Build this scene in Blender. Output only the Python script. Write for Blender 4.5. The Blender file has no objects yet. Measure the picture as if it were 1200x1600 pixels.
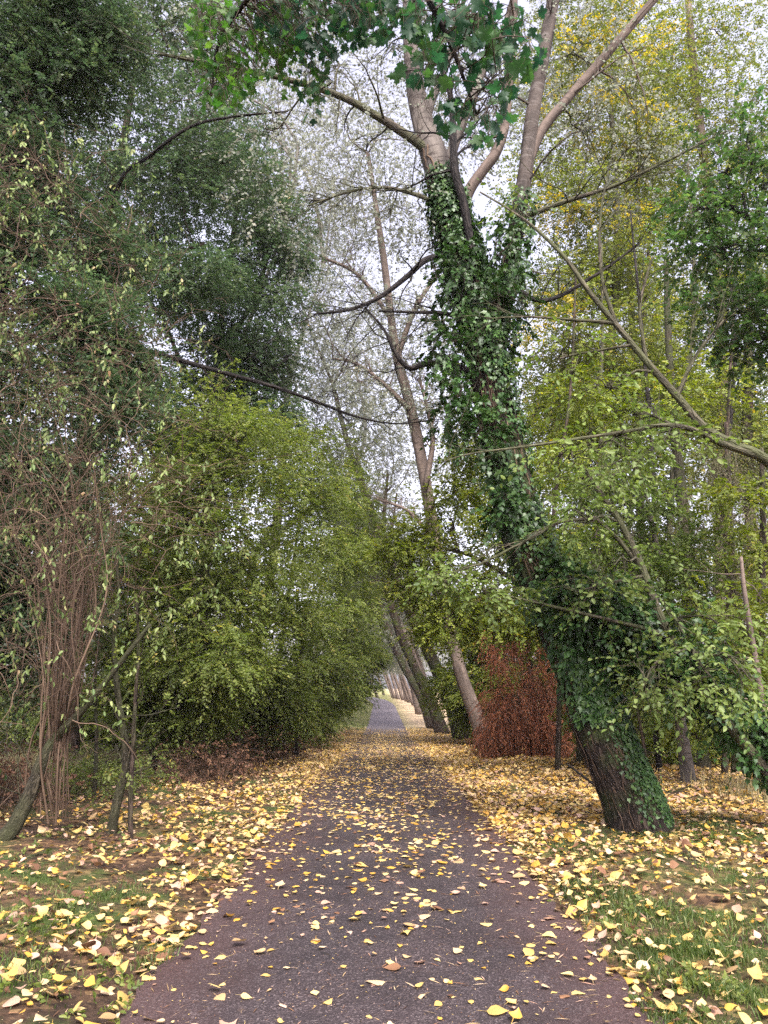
import bpy, math, random
import numpy as np
from math import radians, sin, cos, tan, atan, pi

random.seed(7)
R = np.random.default_rng(11)
sc = bpy.context.scene
col = sc.collection

# ------------------------------------------------------------------ camera
F = 1180.0                       # focal length in pixels of the 1200x1600 photograph
PITCH = atan(276 / F)
CAM_H = 1.55
cam = bpy.data.cameras.new('camera')
cam_o = bpy.data.objects.new('camera', cam)
col.objects.link(cam_o)
cam.sensor_fit = 'VERTICAL'
cam.sensor_height = 24.0
cam.lens = 24.0 * F / 1600
cam.clip_start = 0.05
cam.clip_end = 3000
cam_o.location = (0, 0, CAM_H)
cam_o.rotation_euler = (pi / 2 + PITCH, 0, 0)
sc.camera = cam_o

# ------------------------------------------------------------------ sky, sun, exposure
SUN_EL, SUN_AZ = radians(50), radians(168)     # soft sun behind the camera, a little to the right
w = bpy.data.worlds.new('World')
sc.world = w
w.use_nodes = True
nt = w.node_tree
nt.nodes.clear()
sky = nt.nodes.new('ShaderNodeTexSky')
sky.sky_type = 'NISHITA'
sky.sun_disc = False
sky.sun_elevation = SUN_EL
sky.sun_rotation = SUN_AZ
sky.dust_density = 4.0
sky.air_density = 1.2
hs = nt.nodes.new('ShaderNodeHueSaturation')
hs.inputs['Saturation'].default_value = 0.35
bg = nt.nodes.new('ShaderNodeBackground')
bg.inputs['Strength'].default_value = 0.15
out = nt.nodes.new('ShaderNodeOutputWorld')
nt.links.new(sky.outputs[0], hs.inputs['Color'])
tint = nt.nodes.new('ShaderNodeMix'); tint.data_type = 'RGBA'; tint.blend_type = 'MULTIPLY'
tint.inputs[0].default_value = 1.0
tint.inputs[7].default_value = (1.05, .978, 1.095, 1)
nt.links.new(hs.outputs[0], tint.inputs[6])
nt.links.new(tint.outputs[2], bg.inputs[0])
nt.links.new(bg.outputs[0], out.inputs[0])

sl = bpy.data.lights.new('sun', 'SUN')
sl.energy = 2.3
sl.angle = radians(20)
sl.color = (1.0, 0.96, 0.9)
so = bpy.data.objects.new('sun', sl)
col.objects.link(so)
# direction towards the sun (Blender's sky: rotation measured clockwise from +Y)
sd = np.array([sin(SUN_AZ) * cos(SUN_EL), cos(SUN_AZ) * cos(SUN_EL), sin(SUN_EL)])
from mathutils import Vector
so.rotation_euler = Vector(sd).to_track_quat('Z', 'Y').to_euler()
so.location = (0, -10, 30)

sc.view_settings.view_transform = 'Standard'
sc.view_settings.look = 'None'
sc.view_settings.exposure = 1.74
sc.view_settings.gamma = 1
cy = sc.cycles
cy.max_bounces = 6
cy.diffuse_bounces = 3
cy.glossy_bounces = 2
cy.transmission_bounces = 4
cy.volume_bounces = 0
cy.transparent_max_bounces = 4
cy.caustics_reflective = False
cy.caustics_refractive = False
cy.use_denoising = False
cy.use_adaptive_sampling = False
cy.sample_clamp_indirect = 3.0

# ------------------------------------------------------------------ geometry of the place
_prof = np.array([(-60, 0), (7, 0), (17, -.14), (27, -.46), (42, -.86), (57, -1.02), (72, -.68), (110, -.02), (150, .3), (900, 2)])
_ys = np.linspace(-80, 900, 9801)
_zs = np.interp(_ys, _prof[:, 0], _prof[:, 1])
_k = np.hanning(81); _k /= _k.sum()
_zs = np.convolve(np.pad(_zs, 40, mode='edge'), _k, mode='valid')


def path_x(y):
    y = np.asarray(y, float)
    return 0.02 + 0.1 * np.exp(-((y - 55) / 20) ** 2) - 0.0016 * np.clip(y - 84, 0, None) ** 2 * (y < 500)


def gz(x, y):
    x = np.asarray(x, float); y = np.asarray(y, float)
    z = np.interp(y, _ys, _zs)
    off = np.clip((np.abs(x - path_x(y)) - 1.28) / .8, 0, 1)
    b = .028 * np.sin(x * 2.1 + y * 1.3) + .022 * np.sin(x * 3.7 - y * 2.9 + 1) + .015 * np.sin(x * 7.3 + y * 6.1 + 2)
    return z + off * (b + .045)


def px(u, v, d):
    """pixel (u, v) of the photograph -> the point at horizontal distance d, and its metres per pixel"""
    a, b = (u - 600) / F, (800 - v) / F
    fy = cos(PITCH) - b * sin(PITCH)
    t = d / fy
    return np.array([a * t, d, CAM_H + t * (sin(PITCH) + b * cos(PITCH))]), t / F


def base_px(u, v, d):
    p, s = px(u, v, d)
    p[2] = float(gz(p[0], p[1]))
    return p


def project(P):
    x, y, z = P[:, 0], P[:, 1], P[:, 2] - CAM_H
    zc = y * cos(PITCH) + z * sin(PITCH)
    yc = -y * sin(PITCH) + z * cos(PITCH)
    zc_ = np.where(zc > .05, zc, .05)
    return 600 + F * x / zc_, 800 - F * yc / zc_, zc


def unit(a):
    return a / np.maximum(np.linalg.norm(a, axis=-1, keepdims=True), 1e-9)


# ------------------------------------------------------------------ mesh accumulation
class Acc:
    def __init__(s):
        s.V, s.I, s.C, s.M, s.Rn, s.B = [], [], [], [], [], []
        s.n = 0

    def add(s, V, idx, cnt, mat, rnd, bk=None):
        V = np.asarray(V, np.float32).reshape(-1, 3)
        s.V.append(V)
        s.I.append(np.asarray(idx, np.int64).ravel() + s.n)
        cnt = np.asarray(cnt, np.int32).ravel()
        s.C.append(cnt)
        s.M.append(np.full(len(cnt), mat, np.int32) if np.isscalar(mat) else np.asarray(mat, np.int32))
        s.Rn.append(np.full(len(cnt), rnd, np.float32) if np.isscalar(rnd) else np.asarray(rnd, np.float32))
        s.B.append(np.zeros_like(V) if bk is None else np.asarray(bk, np.float32))
        s.n += len(V)

    def mesh(s, name, mats, smooth=True):
        me = bpy.data.meshes.new(name)
        if not s.V:
            return me
        V = np.concatenate(s.V); I = np.concatenate(s.I).astype(np.int32); C = np.concatenate(s.C)
        me.vertices.add(len(V)); me.vertices.foreach_set('co', V.ravel())
        me.loops.add(len(I)); me.loops.foreach_set('vertex_index', I)
        me.polygons.add(len(C))
        st = np.zeros(len(C), np.int32); st[1:] = np.cumsum(C)[:-1]
        me.polygons.foreach_set('loop_start', st)
        me.polygons.foreach_set('loop_total', C)
        me.polygons.foreach_set('material_index', np.concatenate(s.M))
        me.polygons.foreach_set('use_smooth', np.full(len(C), smooth, bool))
        me.update(calc_edges=True)
        a = me.attributes.new('rnd', 'FLOAT', 'FACE'); a.data.foreach_set('value', np.concatenate(s.Rn))
        b = me.attributes.new('bk', 'FLOAT_VECTOR', 'POINT'); b.data.foreach_set('vector', np.concatenate(s.B).ravel())
        for m in mats:
            me.materials.append(m)
        return me

    def build(s, name, mats, parent=None, smooth=True):
        if not isinstance(mats, (list, tuple)):
            mats = [mats]
        o = bpy.data.objects.new(name, s.mesh(name, mats, smooth))
        col.objects.link(o)
        if parent is not None:
            o.parent = parent
            if parent.parent is None:      # meshes keep their world coordinates
                o.matrix_parent_inverse = parent.matrix_basis.inverted()
        return o


def tag(o, label=None, cat=None, group=None, kind=None):
    if label: o['label'] = label
    if cat: o['category'] = cat
    if group: o['group'] = group
    if kind: o['kind'] = kind
    return o


def empty(name, loc, label, cat, group=None):
    o = bpy.data.objects.new(name, None)
    o.empty_display_size = .3
    col.objects.link(o)
    o.location = [float(a) for a in loc]
    return tag(o, label, cat, group)


def catmull(P, n):
    P = np.asarray(P, float)
    if len(P) < 3:
        t = np.linspace(0, 1, n)[:, None]
        return P[0] * (1 - t) + P[-1] * t
    Q = np.vstack([2 * P[0] - P[1], P, 2 * P[-1] - P[-2]])
    m = len(P) - 1
    s = np.linspace(0, m - 1e-6, n)
    i = s.astype(int); t = (s - i)[:, None]
    a, b, c, d = Q[i], Q[i + 1], Q[i + 2], Q[i + 3]
    return .5 * (2 * b + (c - a) * t + (2 * a - 5 * b + 4 * c - d) * t ** 2 + (3 * b - a - 3 * c + d) * t ** 3)


def tube(acc, P, r, sides=6, mat=0, rnd=.5, rough=0.0, cap=True, ridges=0, flare=0.0):
    """a tube along the points P with radius r (array), bark coordinates in bk"""
    P = np.asarray(P, float); n = len(P)
    r = np.broadcast_to(np.asarray(r, float), (n,))
    T = unit(np.gradient(P, axis=0))
    ref = np.array([0., 0, 1]) if abs(T[0, 2]) < .9 else np.array([1., 0, 0])
    N = np.zeros((n, 3)); N[0] = unit(np.cross(T[0], ref))
    for i in range(1, n):
        v = N[i - 1] - T[i] * np.dot(N[i - 1], T[i])
        N[i] = v / max(np.linalg.norm(v), 1e-9)
    B = np.cross(T, N)
    th = np.linspace(0, 2 * pi, sides, endpoint=False)
    L = np.concatenate([[0], np.cumsum(np.linalg.norm(np.diff(P, axis=0), axis=1))])
    rr = r[:, None] * np.ones((1, sides))
    if rough:
        ph = R.uniform(0, 6, 6)
        rr = rr * (1 + rough * (np.sin(2 * th[None] + L[:, None] * 1.1 + ph[0]) * .5 + np.sin(3 * th[None] - L[:, None] * 2.3 + ph[1]) * .35
                                + np.sin(5 * th[None] + L[:, None] * 3.9 + ph[2]) * .25))
    if ridges:
        k = ridges
        ph = R.uniform(0, 6, 4)
        wob = .5 * np.sin(L[:, None] * 2.2 + ph[0]) + .35 * np.sin(L[:, None] * 5.1 + ph[1] + 2 * th[None])
        rr = rr * (1 + .11 * np.abs(np.sin(k * .5 * th[None] + wob * 2.4)) ** .7 + .012 * R.standard_normal(rr.shape))
    if flare:
        ph = R.uniform(0, 6)
        rr = rr * (1 + flare * np.exp(-L[:, None] / .22) * (.45 + .55 * np.cos(5 * th[None] + ph + .6 * np.sin(2 * th[None]))))
    V = P[:, None] + rr[..., None] * (N[:, None] * np.cos(th)[None, :, None] + B[:, None] * np.sin(th)[None, :, None])
    bk = np.stack([np.cos(th)[None] * r[:, None], np.sin(th)[None] * r[:, None], L[:, None] * np.ones((1, sides))], -1)
    i = np.arange(n - 1)[:, None] * sides
    j = np.arange(sides)[None]
    q = np.stack([i + j, i + (j + 1) % sides, i + sides + (j + 1) % sides, i + sides + j], -1).reshape(-1, 4)
    idx = q.ravel(); cnt = np.full(len(q), 4)
    if cap:
        idx = np.concatenate([idx, np.arange(sides)[::-1], (n - 1) * sides + np.arange(sides)])
        cnt = np.concatenate([cnt, [sides, sides]])
    acc.add(V.reshape(-1, 3), idx, cnt, mat, rnd, bk.reshape(-1, 3))
    return T, N, B


def wiggly(p0, p1, n, amp, sag=0.0):
    """a slightly crooked line from p0 to p1"""
    p0 = np.asarray(p0, float); p1 = np.asarray(p1, float)
    L = np.linalg.norm(p1 - p0)
    k = 4
    ctl = p0 + (p1 - p0) * np.linspace(0, 1, k)[:, None]
    ctl[1:-1] += R.normal(0, amp * L, (k - 2, 3))
    ctl[1:-1, 2] += sag * L
    return catmull(ctl, n)


def grow(acc, p0, d, L, r0, depth, mat=0, up=.12, spread=.75, kids=4, ends=None, sides=5, wig=.16, dens=1.0):
    """recursive bare branching; collects the tip points"""
    n = max(4, int(5 + L * 3))
    P = [np.asarray(p0, float)]; d = unit(np.asarray(d, float))
    step = L / (n - 1)
    for _ in range(n - 1):
        d = unit(d + R.normal(0, wig, 3) + np.array([0, 0, up * .3]))
        P.append(P[-1] + d * step)
    P = np.array(P)
    r = r0 * (1 - .8 * np.linspace(0, 1, n))
    tube(acc, P, np.maximum(r, .0016), sides, mat, R.random(), cap=False)
    if ends is not None:
        ends.append((P[-1], d))
    if depth <= 0:
        return P
    for k in range(kids):
        t = R.uniform(.22, .97)
        f = t * (n - 1); i = min(int(f), n - 2)
        q = P[i] + (P[i + 1] - P[i]) * (f - i)
        dd = unit(P[i + 1] - P[i])
        a = R.normal(0, 1, 3); a = unit(a - dd * np.dot(a, dd))
        grow(acc, q, dd * (1 - spread * .6) + a * spread, L * R.uniform(.32, .6) * (1.1 - .4 * t), max(r0 * (1 - .75 * t) * .55, .002), depth - 1, mat, up, spread,
             max(2, kids - 1), ends, max(3, sides - 1), wig)
    return P


# ------------------------------------------------------------------ leaf templates: unit length along +Y, face up +Z
def T_diamond(w=.3, fold=.1):
    return np.array([(0, 0, 0), (-w, .45, fold), (0, 1, 0), (w, .45, fold)]), [(0, 3, 2, 1)]


def T_oval(w=.27, fold=.08, curl=.1):
    V = np.array([(0, 0, 0), (-w * .85, .25, fold), (-w * .8, .66, fold - curl * .3), (0, 1, -curl), (w * .8, .66, fold - curl * .3), (w * .85, .25, fold)])
    return V, [(0, 3, 2, 1), (0, 5, 4, 3)]


def T_fan(out, curl=.12, fold=.1):
    """a leaf outline (x >= 0 side, from base to tip) mirrored, as a fan about the midrib point"""
    out = np.array(out, float)
    rt = out; lf = out[1:-1][::-1] * np.array([-1, 1])
    ring = np.vstack([rt, lf])
    c = np.array([0, .38])
    V = np.vstack([c, ring])
    z = fold * np.abs(V[:, 0]) - curl * (V[:, 1] - .3) ** 2
    V3 = np.column_stack([V, z])
    n = len(ring)
    return V3, [(0, 1 + i, 1 + (i + 1) % n) for i in range(n)]


MAPLE = [(0, 0), (.16, -.02), (.30, .02), (.22, .12), (.46, .20), (.40, .28), (.56, .40), (.36, .43), (.40, .56), (.22, .50), (.17, .62), (.22, .74), (.10, .78), (0, 1.0)]
IVY = [(0, 0), (.22, -.10), (.38, .05), (.30, .22), (.44, .42), (.22, .50), (.14, .72), (0, 1.0)]


def T_poplar(curl=.1, fold=.1, twist=0.0, w=.46, nseg=7, stalk=True, wav=0.0):
    """heart shaped poplar leaf with a stalk, curled"""
    t = np.linspace(0, 1, nseg)
    hw = w * np.interp(t, [0, .08, .22, .38, .6, .82, 1], [0.02, .55, .95, 1, .68, .26, 0])
    rows = []
    for i in range(nseg):
        y = t[i]
        zm = curl * (y - .45) ** 2 * 1.6
        a = twist * (y - .5)
        for s in (-1, -.5, 0, .5, 1):
            x = s * hw[i]
            z = zm + fold * (abs(s) ** 1.5) * hw[i] * 2 + wav * sin(7 * y + 3 * s) * abs(s)
            yy = y - .06 * abs(s) * (1 if y < .2 else 0)
            rows.append((x * cos(a) - z * sin(a) * 0.3, yy, z + x * sin(a)))
    V = rows; Fc = []
    for i in range(nseg - 1):
        for k in range(4):
            a = i * 5 + k
            Fc.append((a, a + 1, a + 6, a + 5))
    if stalk:
        b = len(V)
        z0 = curl * .45 ** 2 * 1.6
        for (y, ww, zz) in ((.02, .016, z0), (-.25, .012, z0 * .4 + .01), (-.52, .012, z0 * .1)):
            V = V + [(-ww + .12 * y * y, y, zz), (ww + .12 * y * y, y, zz)]
        Fc += [(b, b + 1, b + 3, b + 2), (b + 2, b + 3, b + 5, b + 4)]
    return np.array(V), Fc


def inst(acc, tpl, O, X, Y, Z, S, mat=0, rnd=None):
    V, Fc = tpl
    N = len(O)
    if N == 0: return
    S = np.broadcast_to(np.asarray(S, float), (N,))[:, None, None]
    W = O[:, None] + S * (V[None, :, 0:1] * X[:, None] + V[None, :, 1:2] * Y[:, None] + V[None, :, 2:3] * Z[:, None])
    flat = np.concatenate([np.array(f) for f in Fc]); cnt = np.array([len(f) for f in Fc])
    idx = (np.arange(N) * len(V))[:, None] + flat[None]
    if rnd is None: rnd = R.random(N)
    m = mat if np.isscalar(mat) else np.repeat(mat, len(Fc))
    acc.add(W.reshape(-1, 3), idx, np.tile(cnt, N), m, np.repeat(rnd, len(Fc)))


def frames(Y, up, jit=.5):
    """orthonormal frames with the given long axis Y and a face that looks about up"""
    Y = unit(Y)
    U = up + R.normal(0, jit, Y.shape)
    X = unit(np.cross(Y, U))
    return X, Y, np.cross(X, Y)


def sprays(acc, P, D, L, k, size, tpl, mat=0, twig=1, droop=.25, ang=55, ldroop=.15, jit=.45, rnd=None, twig_r=.0022, gap=0.0):
    """leafy twigs: k leaves set alternately along each twig"""
    N = len(P)
    if N == 0: return
    D = unit(D)
    L = np.broadcast_to(np.asarray(L, float), (N,)) * R.uniform(.6, 1.3, N)
    up = np.array([0, 0, 1.0]) + R.normal(0, .3, (N, 3))
    S = unit(np.cross(D, up)); U = np.cross(S, D)
    down = np.array([0, 0, -1.0])
    t = (np.arange(k) + .6) / k
    t = .12 + .88 * t
    pos = P[:, None] + (L[:, None] * t[None])[..., None] * D[:, None] + (L[:, None] * t[None] ** 2 * droop)[..., None] * down
    sg = np.where(np.arange(k) % 2 == 0, 1.0, -1.0)
    a = np.radians(ang + R.normal(0, 16, (N, k)))
    a[:, -1] *= .2
    ld = np.cos(a)[..., None] * D[:, None] + (np.sin(a) * sg[None])[..., None] * S[:, None] + ldroop * down + R.normal(0, .18, (N, k, 3))
    ld = ld.reshape(-1, 3); O = pos.reshape(-1, 3)
    Ur = np.repeat(U, k, axis=0)
    if gap > 0:
        keep = R.random(len(O)) > gap
        O, ld, Ur = O[keep], ld[keep], Ur[keep]
    X, Y, Z = frames(ld, Ur, jit)
    base = np.repeat(R.random(N), k)
    if gap > 0: base = base[keep]
    rn = np.clip(.55 * base + .45 * R.random(len(O)), 0, 1) if rnd is None else rnd(len(O), O)
    inst(acc, tpl, O, X, Y, Z, size * R.uniform(.65, 1.2, len(O)), mat, rn)
    if twig is not None:      # one thin three sided twig for each spray
        tt = np.array([0, .5, 1.0])
        c = P[:, None] + (L[:, None] * tt)[..., None] * D[:, None] + (L[:, None] * tt ** 2 * droop)[..., None] * down
        th = np.array([0, 2.094, 4.189])
        rr = twig_r * np.array([1, .8, .4])
        off = (np.cos(th)[None, :, None] * S[:, None, :] + np.sin(th)[None, :, None] * U[:, None, :])     # N,3,3
        V = c[:, :, None] + rr[None, :, None, None] * off[:, None]
        q = []
        for i in range(2):
            for j in range(3):
                q.append((i * 3 + j, i * 3 + (j + 1) % 3, i * 3 + 3 + (j + 1) % 3, i * 3 + 3 + j))
        idx = (np.arange(N) * 9)[:, None] + np.array(q).ravel()[None]
        acc.add(V.reshape(-1, 3), idx, np.full(N * 6, 4), twig, .5)


# ------------------------------------------------------------------ materials
def mat_new(name):
    m = bpy.data.materials.new(name); m.use_nodes = True
    n = m.node_tree; n.nodes.clear()
    return m, n, n.nodes.new('ShaderNodeOutputMaterial')


def nd(n, typ, **kw):
    x = n.nodes.new(typ)
    for k, v in kw.items():
        if k in x.inputs: x.inputs[k].default_value = v
        else: setattr(x, k, v)
    return x


def ramp(n, fac, stops, interp='LINEAR'):
    r = n.nodes.new('ShaderNodeValToRGB')
    r.color_ramp.interpolation = interp
    e = r.color_ramp.elements
    while len(e) > 1: e.remove(e[-1])
    e[0].position, e[0].color = stops[0][0], (*stops[0][1], 1)
    for p, c in stops[1:]:
        q = e.new(p); q.color = (*c, 1)
    n.links.new(fac, r.inputs[0])
    return r.outputs[0]


def mixc(n, fac, a, b, typ='MIX'):
    x = n.nodes.new('ShaderNodeMix'); x.data_type = 'RGBA'; x.blend_type = typ
    for s, v in ((x.inputs[0], fac), (x.inputs[6], a), (x.inputs[7], b)):
        if isinstance(v, (int, float)): s.default_value = v
        elif isinstance(v, tuple): s.default_value = (*v, 1)
        else: n.links.new(v, s)
    return x.outputs[2]


def leaf_mat(name, stops, trans=.35, rough=.5, spec=.3, var=.35, vscale=.6, back=None):
    m, n, o = mat_new(name)
    at = nd(n, 'ShaderNodeAttribute', attribute_name='rnd')
    tc = nd(n, 'ShaderNodeTexCoord')
    ns = nd(n, 'ShaderNodeTexNoise', Scale=vscale, Detail=2.0)
    n.links.new(tc.outputs['Object'], ns.inputs['Vector'])
    c = ramp(n, at.outputs['Fac'], stops)
    v = nd(n, 'ShaderNodeMapRange'); v.inputs[1].default_value = .3; v.inputs[2].default_value = .7
    v.inputs[3].default_value = 1 - var; v.inputs[4].default_value = 1 + var
    n.links.new(ns.outputs[0], v.inputs[0])
    h = nd(n, 'ShaderNodeHueSaturation'); n.links.new(c, h.inputs['Color']); n.links.new(v.outputs[0], h.inputs['Value'])
    c = h.outputs[0]
    if back:
        g = nd(n, 'ShaderNodeNewGeometry')
        c = mixc(n, g.outputs['Backfacing'], c, mixc(n, .6, c, back))
    p = nd(n, 'ShaderNodeBsdfPrincipled', Roughness=rough)
    p.inputs['Specular IOR Level'].default_value = spec
    n.links.new(c, p.inputs['Base Color'])
    t = nd(n, 'ShaderNodeBsdfTranslucent')
    hb = nd(n, 'ShaderNodeHueSaturation', Saturation=1.15, Value=1.5); n.links.new(c, hb.inputs['Color'])
    n.links.new(hb.outputs[0], t.inputs[0])
    mx = nd(n, 'ShaderNodeMixShader', Fac=trans)
    n.links.new(p.outputs[0], mx.inputs[1]); n.links.new(t.outputs[0], mx.inputs[2])
    n.links.new(mx.outputs[0], o.inputs[0])
    return m


def bark_mat(name, dark, light, moss=None, scale=9.0, stretch=.22, bump=.6, moss_amt=.5, lent=None):
    m, n, o = mat_new(name)
    at = nd(n, 'ShaderNodeAttribute', attribute_name='bk')
    mp = nd(n, 'ShaderNodeMapping'); mp.inputs['Scale'].default_value = (1, 1, stretch)
    n.links.new(at.outputs['Vector'], mp.inputs[0])
    ns = nd(n, 'ShaderNodeTexNoise', Scale=scale, Detail=8.0, Roughness=.62, Distortion=.4)
    n.links.new(mp.outputs[0], ns.inputs['Vector'])
    n2 = nd(n, 'ShaderNodeTexNoise', Scale=1.7, Detail=4.0)
    n.links.new(at.outputs['Vector'], n2.inputs['Vector'])
    # furrows: the lines where a stretched noise crosses its middle
    n4 = nd(n, 'ShaderNodeTexNoise', Scale=scale * 1.6, Detail=3.0, Distortion=.8); n.links.new(mp.outputs[0], n4.inputs['Vector'])
    s4 = nd(n, 'ShaderNodeMath', operation='SUBTRACT'); s4.inputs[1].default_value = .5; n.links.new(n4.outputs[0], s4.inputs[0])
    a4 = nd(n, 'ShaderNodeMath', operation='ABSOLUTE'); n.links.new(s4.outputs[0], a4.inputs[0])
    m4 = nd(n, 'ShaderNodeMapRange'); m4.inputs[2].default_value = .13; n.links.new(a4.outputs[0], m4.inputs[0])
    c = ramp(n, ns.outputs[0], [(.32, dark), (.52, tuple(.5 * (a + b) for a, b in zip(dark, light))), (.68, light)])
    c = mixc(n, m4.outputs[0], tuple(.45 * a for a in dark), c) if not lent else c
    hsum = nd(n, 'ShaderNodeMath', operation='MULTIPLY_ADD'); hsum.inputs[1].default_value = .9 if not lent else .15
    n.links.new(m4.outputs[0], hsum.inputs[0]); n.links.new(ns.outputs[0], hsum.inputs[2])
    if lent:   # short dark cross marks, as on poplar and cherry bark
        mp2 = nd(n, 'ShaderNodeMapping'); mp2.inputs['Scale'].default_value = (1, 1, 7)
        n.links.new(at.outputs['Vector'], mp2.inputs[0])
        n3 = nd(n, 'ShaderNodeTexNoise', Scale=4.0, Detail=5.0); n.links.new(mp2.outputs[0], n3.inputs['Vector'])
        k = ramp(n, n3.outputs[0], [(.55, (0, 0, 0)), (.66, (.8, .8, .8))])
        c = mixc(n, k, c, lent)
    if moss:
        k = ramp(n, n2.outputs[0], [(.5 - .2 * moss_amt, (0, 0, 0)), (.62 - .1 * moss_amt, (1, 1, 1))])
        c = mixc(n, k, c, moss)
    p = nd(n, 'ShaderNodeBsdfPrincipled', Roughness=.85)
    p.inputs['Specular IOR Level'].default_value = .2
    n.links.new(c, p.inputs['Base Color'])
    b = nd(n, 'ShaderNodeBump', Strength=bump, Distance=.03)
    n.links.new(hsum.outputs[0], b.inputs['Height']); n.links.new(b.outputs[0], p.inputs['Normal'])
    n.links.new(p.outputs[0], o.inputs[0])
    return m


def plain_mat(name, stops, rough=.8, scale=6.0):
    m, n, o = mat_new(name)
    tc = nd(n, 'ShaderNodeTexCoord')
    ns = nd(n, 'ShaderNodeTexNoise', Scale=scale, Detail=6.0)
    n.links.new(tc.outputs['Object'], ns.inputs['Vector'])
    at = nd(n, 'ShaderNodeAttribute', attribute_name='rnd')
    ad = nd(n, 'ShaderNodeMath', operation='MULTIPLY_ADD'); ad.inputs[1].default_value = .6
    n.links.new(at.outputs['Fac'], ad.inputs[0])
    mu = nd(n, 'ShaderNodeMath', operation='MULTIPLY'); mu.inputs[1].default_value = .4
    n.links.new(ns.outputs[0], mu.inputs[0]); n.links.new(mu.outputs[0], ad.inputs[2])
    p = nd(n, 'ShaderNodeBsdfPrincipled', Roughness=rough)
    p.inputs['Specular IOR Level'].default_value = .2
    n.links.new(ramp(n, ad.outputs[0], stops), p.inputs['Base Color'])
    n.links.new(p.outputs[0], o.inputs[0])
    return m


M = {}
M['hedge'] = leaf_mat('hedge_leaf', [(0, (.054, .084, .016)), (.5, (.118, .155, .032)), (.9, (.215, .245, .066)), (1, (.42, .33, .08))], trans=.48)
M['dark'] = leaf_mat('dark_leaf', [(0, (.034, .064, .030)), (.6, (.066, .106, .046)), (1, (.13, .165, .065))], trans=.35)
M['shade'] = leaf_mat('shade_leaf', [(0, (.03, .07, .022)), (.6, (.065, .12, .035)), (1, (.13, .18, .05))], trans=.4)
M['ivy'] = leaf_mat('ivy_leaf', [(0, (.018, .048, .012)), (.6, (.038, .085, .020)), (1, (.08, .14, .035))], trans=.15, rough=.42, spec=.32)
M['poplar'] = leaf_mat('poplar_leaf', [(0, (.075, .09, .055)), (.6, (.145, .155, .105)), (.95, (.25, .24, .17)), (1, (.42, .3, .1))], trans=.4, back=(.30, .32, .26))
M['lime'] = leaf_mat('bright_leaf', [(0, (.075, .11, .015)), (.5, (.15, .19, .028)), (.9, (.24, .27, .05)), (1, (.45, .34, .06))], trans=.4)
M['elm'] = leaf_mat('elm_leaf', [(0, (.06, .10, .022)), (.6, (.125, .175, .042)), (1, (.22, .27, .085))], trans=.4)
M['tall'] = leaf_mat('tall_tree_leaf', [(0, (.075, .105, .02)), (.6, (.145, .175, .04)), (.85, (.22, .23, .06)), (.92, (.42, .34, .06)), (1, (.52, .40, .07))], trans=.42)
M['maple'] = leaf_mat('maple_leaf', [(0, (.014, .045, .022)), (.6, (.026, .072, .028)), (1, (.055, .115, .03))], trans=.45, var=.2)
M['maple_backlit'] = leaf_mat('maple_leaf_backlit', [(0, (.035, .10, .022)), (.6, (.07, .155, .032)), (1, (.12, .21, .045))], trans=.5, var=.2)  # backlight on the left-hand leaves, painted in as a paler ramp
M['vine'] = leaf_mat('vine_leaf', [(0, (.07, .12, .03)), (.5, (.15, .21, .065)), (.85, (.27, .31, .11)), (.93, (.33, .27, .13)), (1, (.3, .14, .07))], trans=.35)
M['red'] = leaf_mat('dead_needles', [(0, (.055, .019, .010)), (.45, (.165, .052, .024)), (.85, (.31, .115, .05)), (1, (.38, .2, .1))], trans=.15, rough=.8)
M['conifer'] = leaf_mat('thin_needles', [(0, (.07, .075, .035)), (.5, (.10, .10, .045)), (1, (.15, .11, .07))], trans=.2, rough=.8)
M['bracken'] = leaf_mat('dry_bracken', [(0, (.06, .03, .02)), (.6, (.12, .06, .035)), (1, (.2, .12, .06))], trans=.2, rough=.8)
M['grass'] = leaf_mat('grass_blade', [(0, (.03, .052, .010)), (.6, (.058, .098, .018)), (1, (.16, .17, .055))], trans=.35)
M['drygrass'] = leaf_mat('dry_grass_blade', [(0, (.11, .10, .045)), (.6, (.19, .165, .08)), (1, (.30, .25, .13))], trans=.3)
M['bark'] = bark_mat('rough_bark', (.016, .011, .008), (.075, .054, .04), moss=(.03, .042, .012), moss_amt=.25, bump=1.0, scale=14)
M['bark_brown'] = bark_mat('brown_bark', (.03, .02, .015), (.12, .085, .06), moss=(.045, .05, .02), moss_amt=.2)
M['bark_pale'] = bark_mat('poplar_bark', (.055, .047, .04), (.20, .172, .145), lent=(.04, .03, .026), scale=5, bump=.4)
M['bark_pink'] = bark_mat('pinkish_bark', (.055, .042, .034), (.19, .145, .115), lent=(.06, .045, .035), scale=5, bump=.4)
M['bark_stem'] = bark_mat('grey_brown_bark', (.022, .018, .015), (.10, .08, .066), lent=(.13, .112, .098), scale=6, bump=.5)
M['bark_dark'] = bark_mat('dark_bark', (.012, .010, .009), (.045, .036, .03))
M['bark_moss'] = bark_mat('mossy_bark', (.03, .025, .015), (.10, .085, .055), moss=(.042, .045, .02), moss_amt=.5, scale=22)
M['bark_limb'] = bark_mat('grey_limb_bark', (.05, .042, .03), (.17, .14, .10), moss=(.07, .075, .035), moss_amt=.5, scale=14)
M['twig'] = plain_mat('twig_bark', [(0, (.03, .022, .016)), (1, (.09, .065, .045))])
M['vine_stem'] = plain_mat('vine_stem_bark', [(0, (.028, .018, .012)), (.5, (.075, .048, .031)), (.85, (.16, .11, .072)), (1, (.32, .245, .165))])


# ------------------------------------------------------------------ ground, path
def axis(parts):
    a = []
    for lo, hi, st in parts:
        a += list(np.arange(lo, hi - 1e-6, st))
    return np.array(a + [parts[-1][1]])


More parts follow.
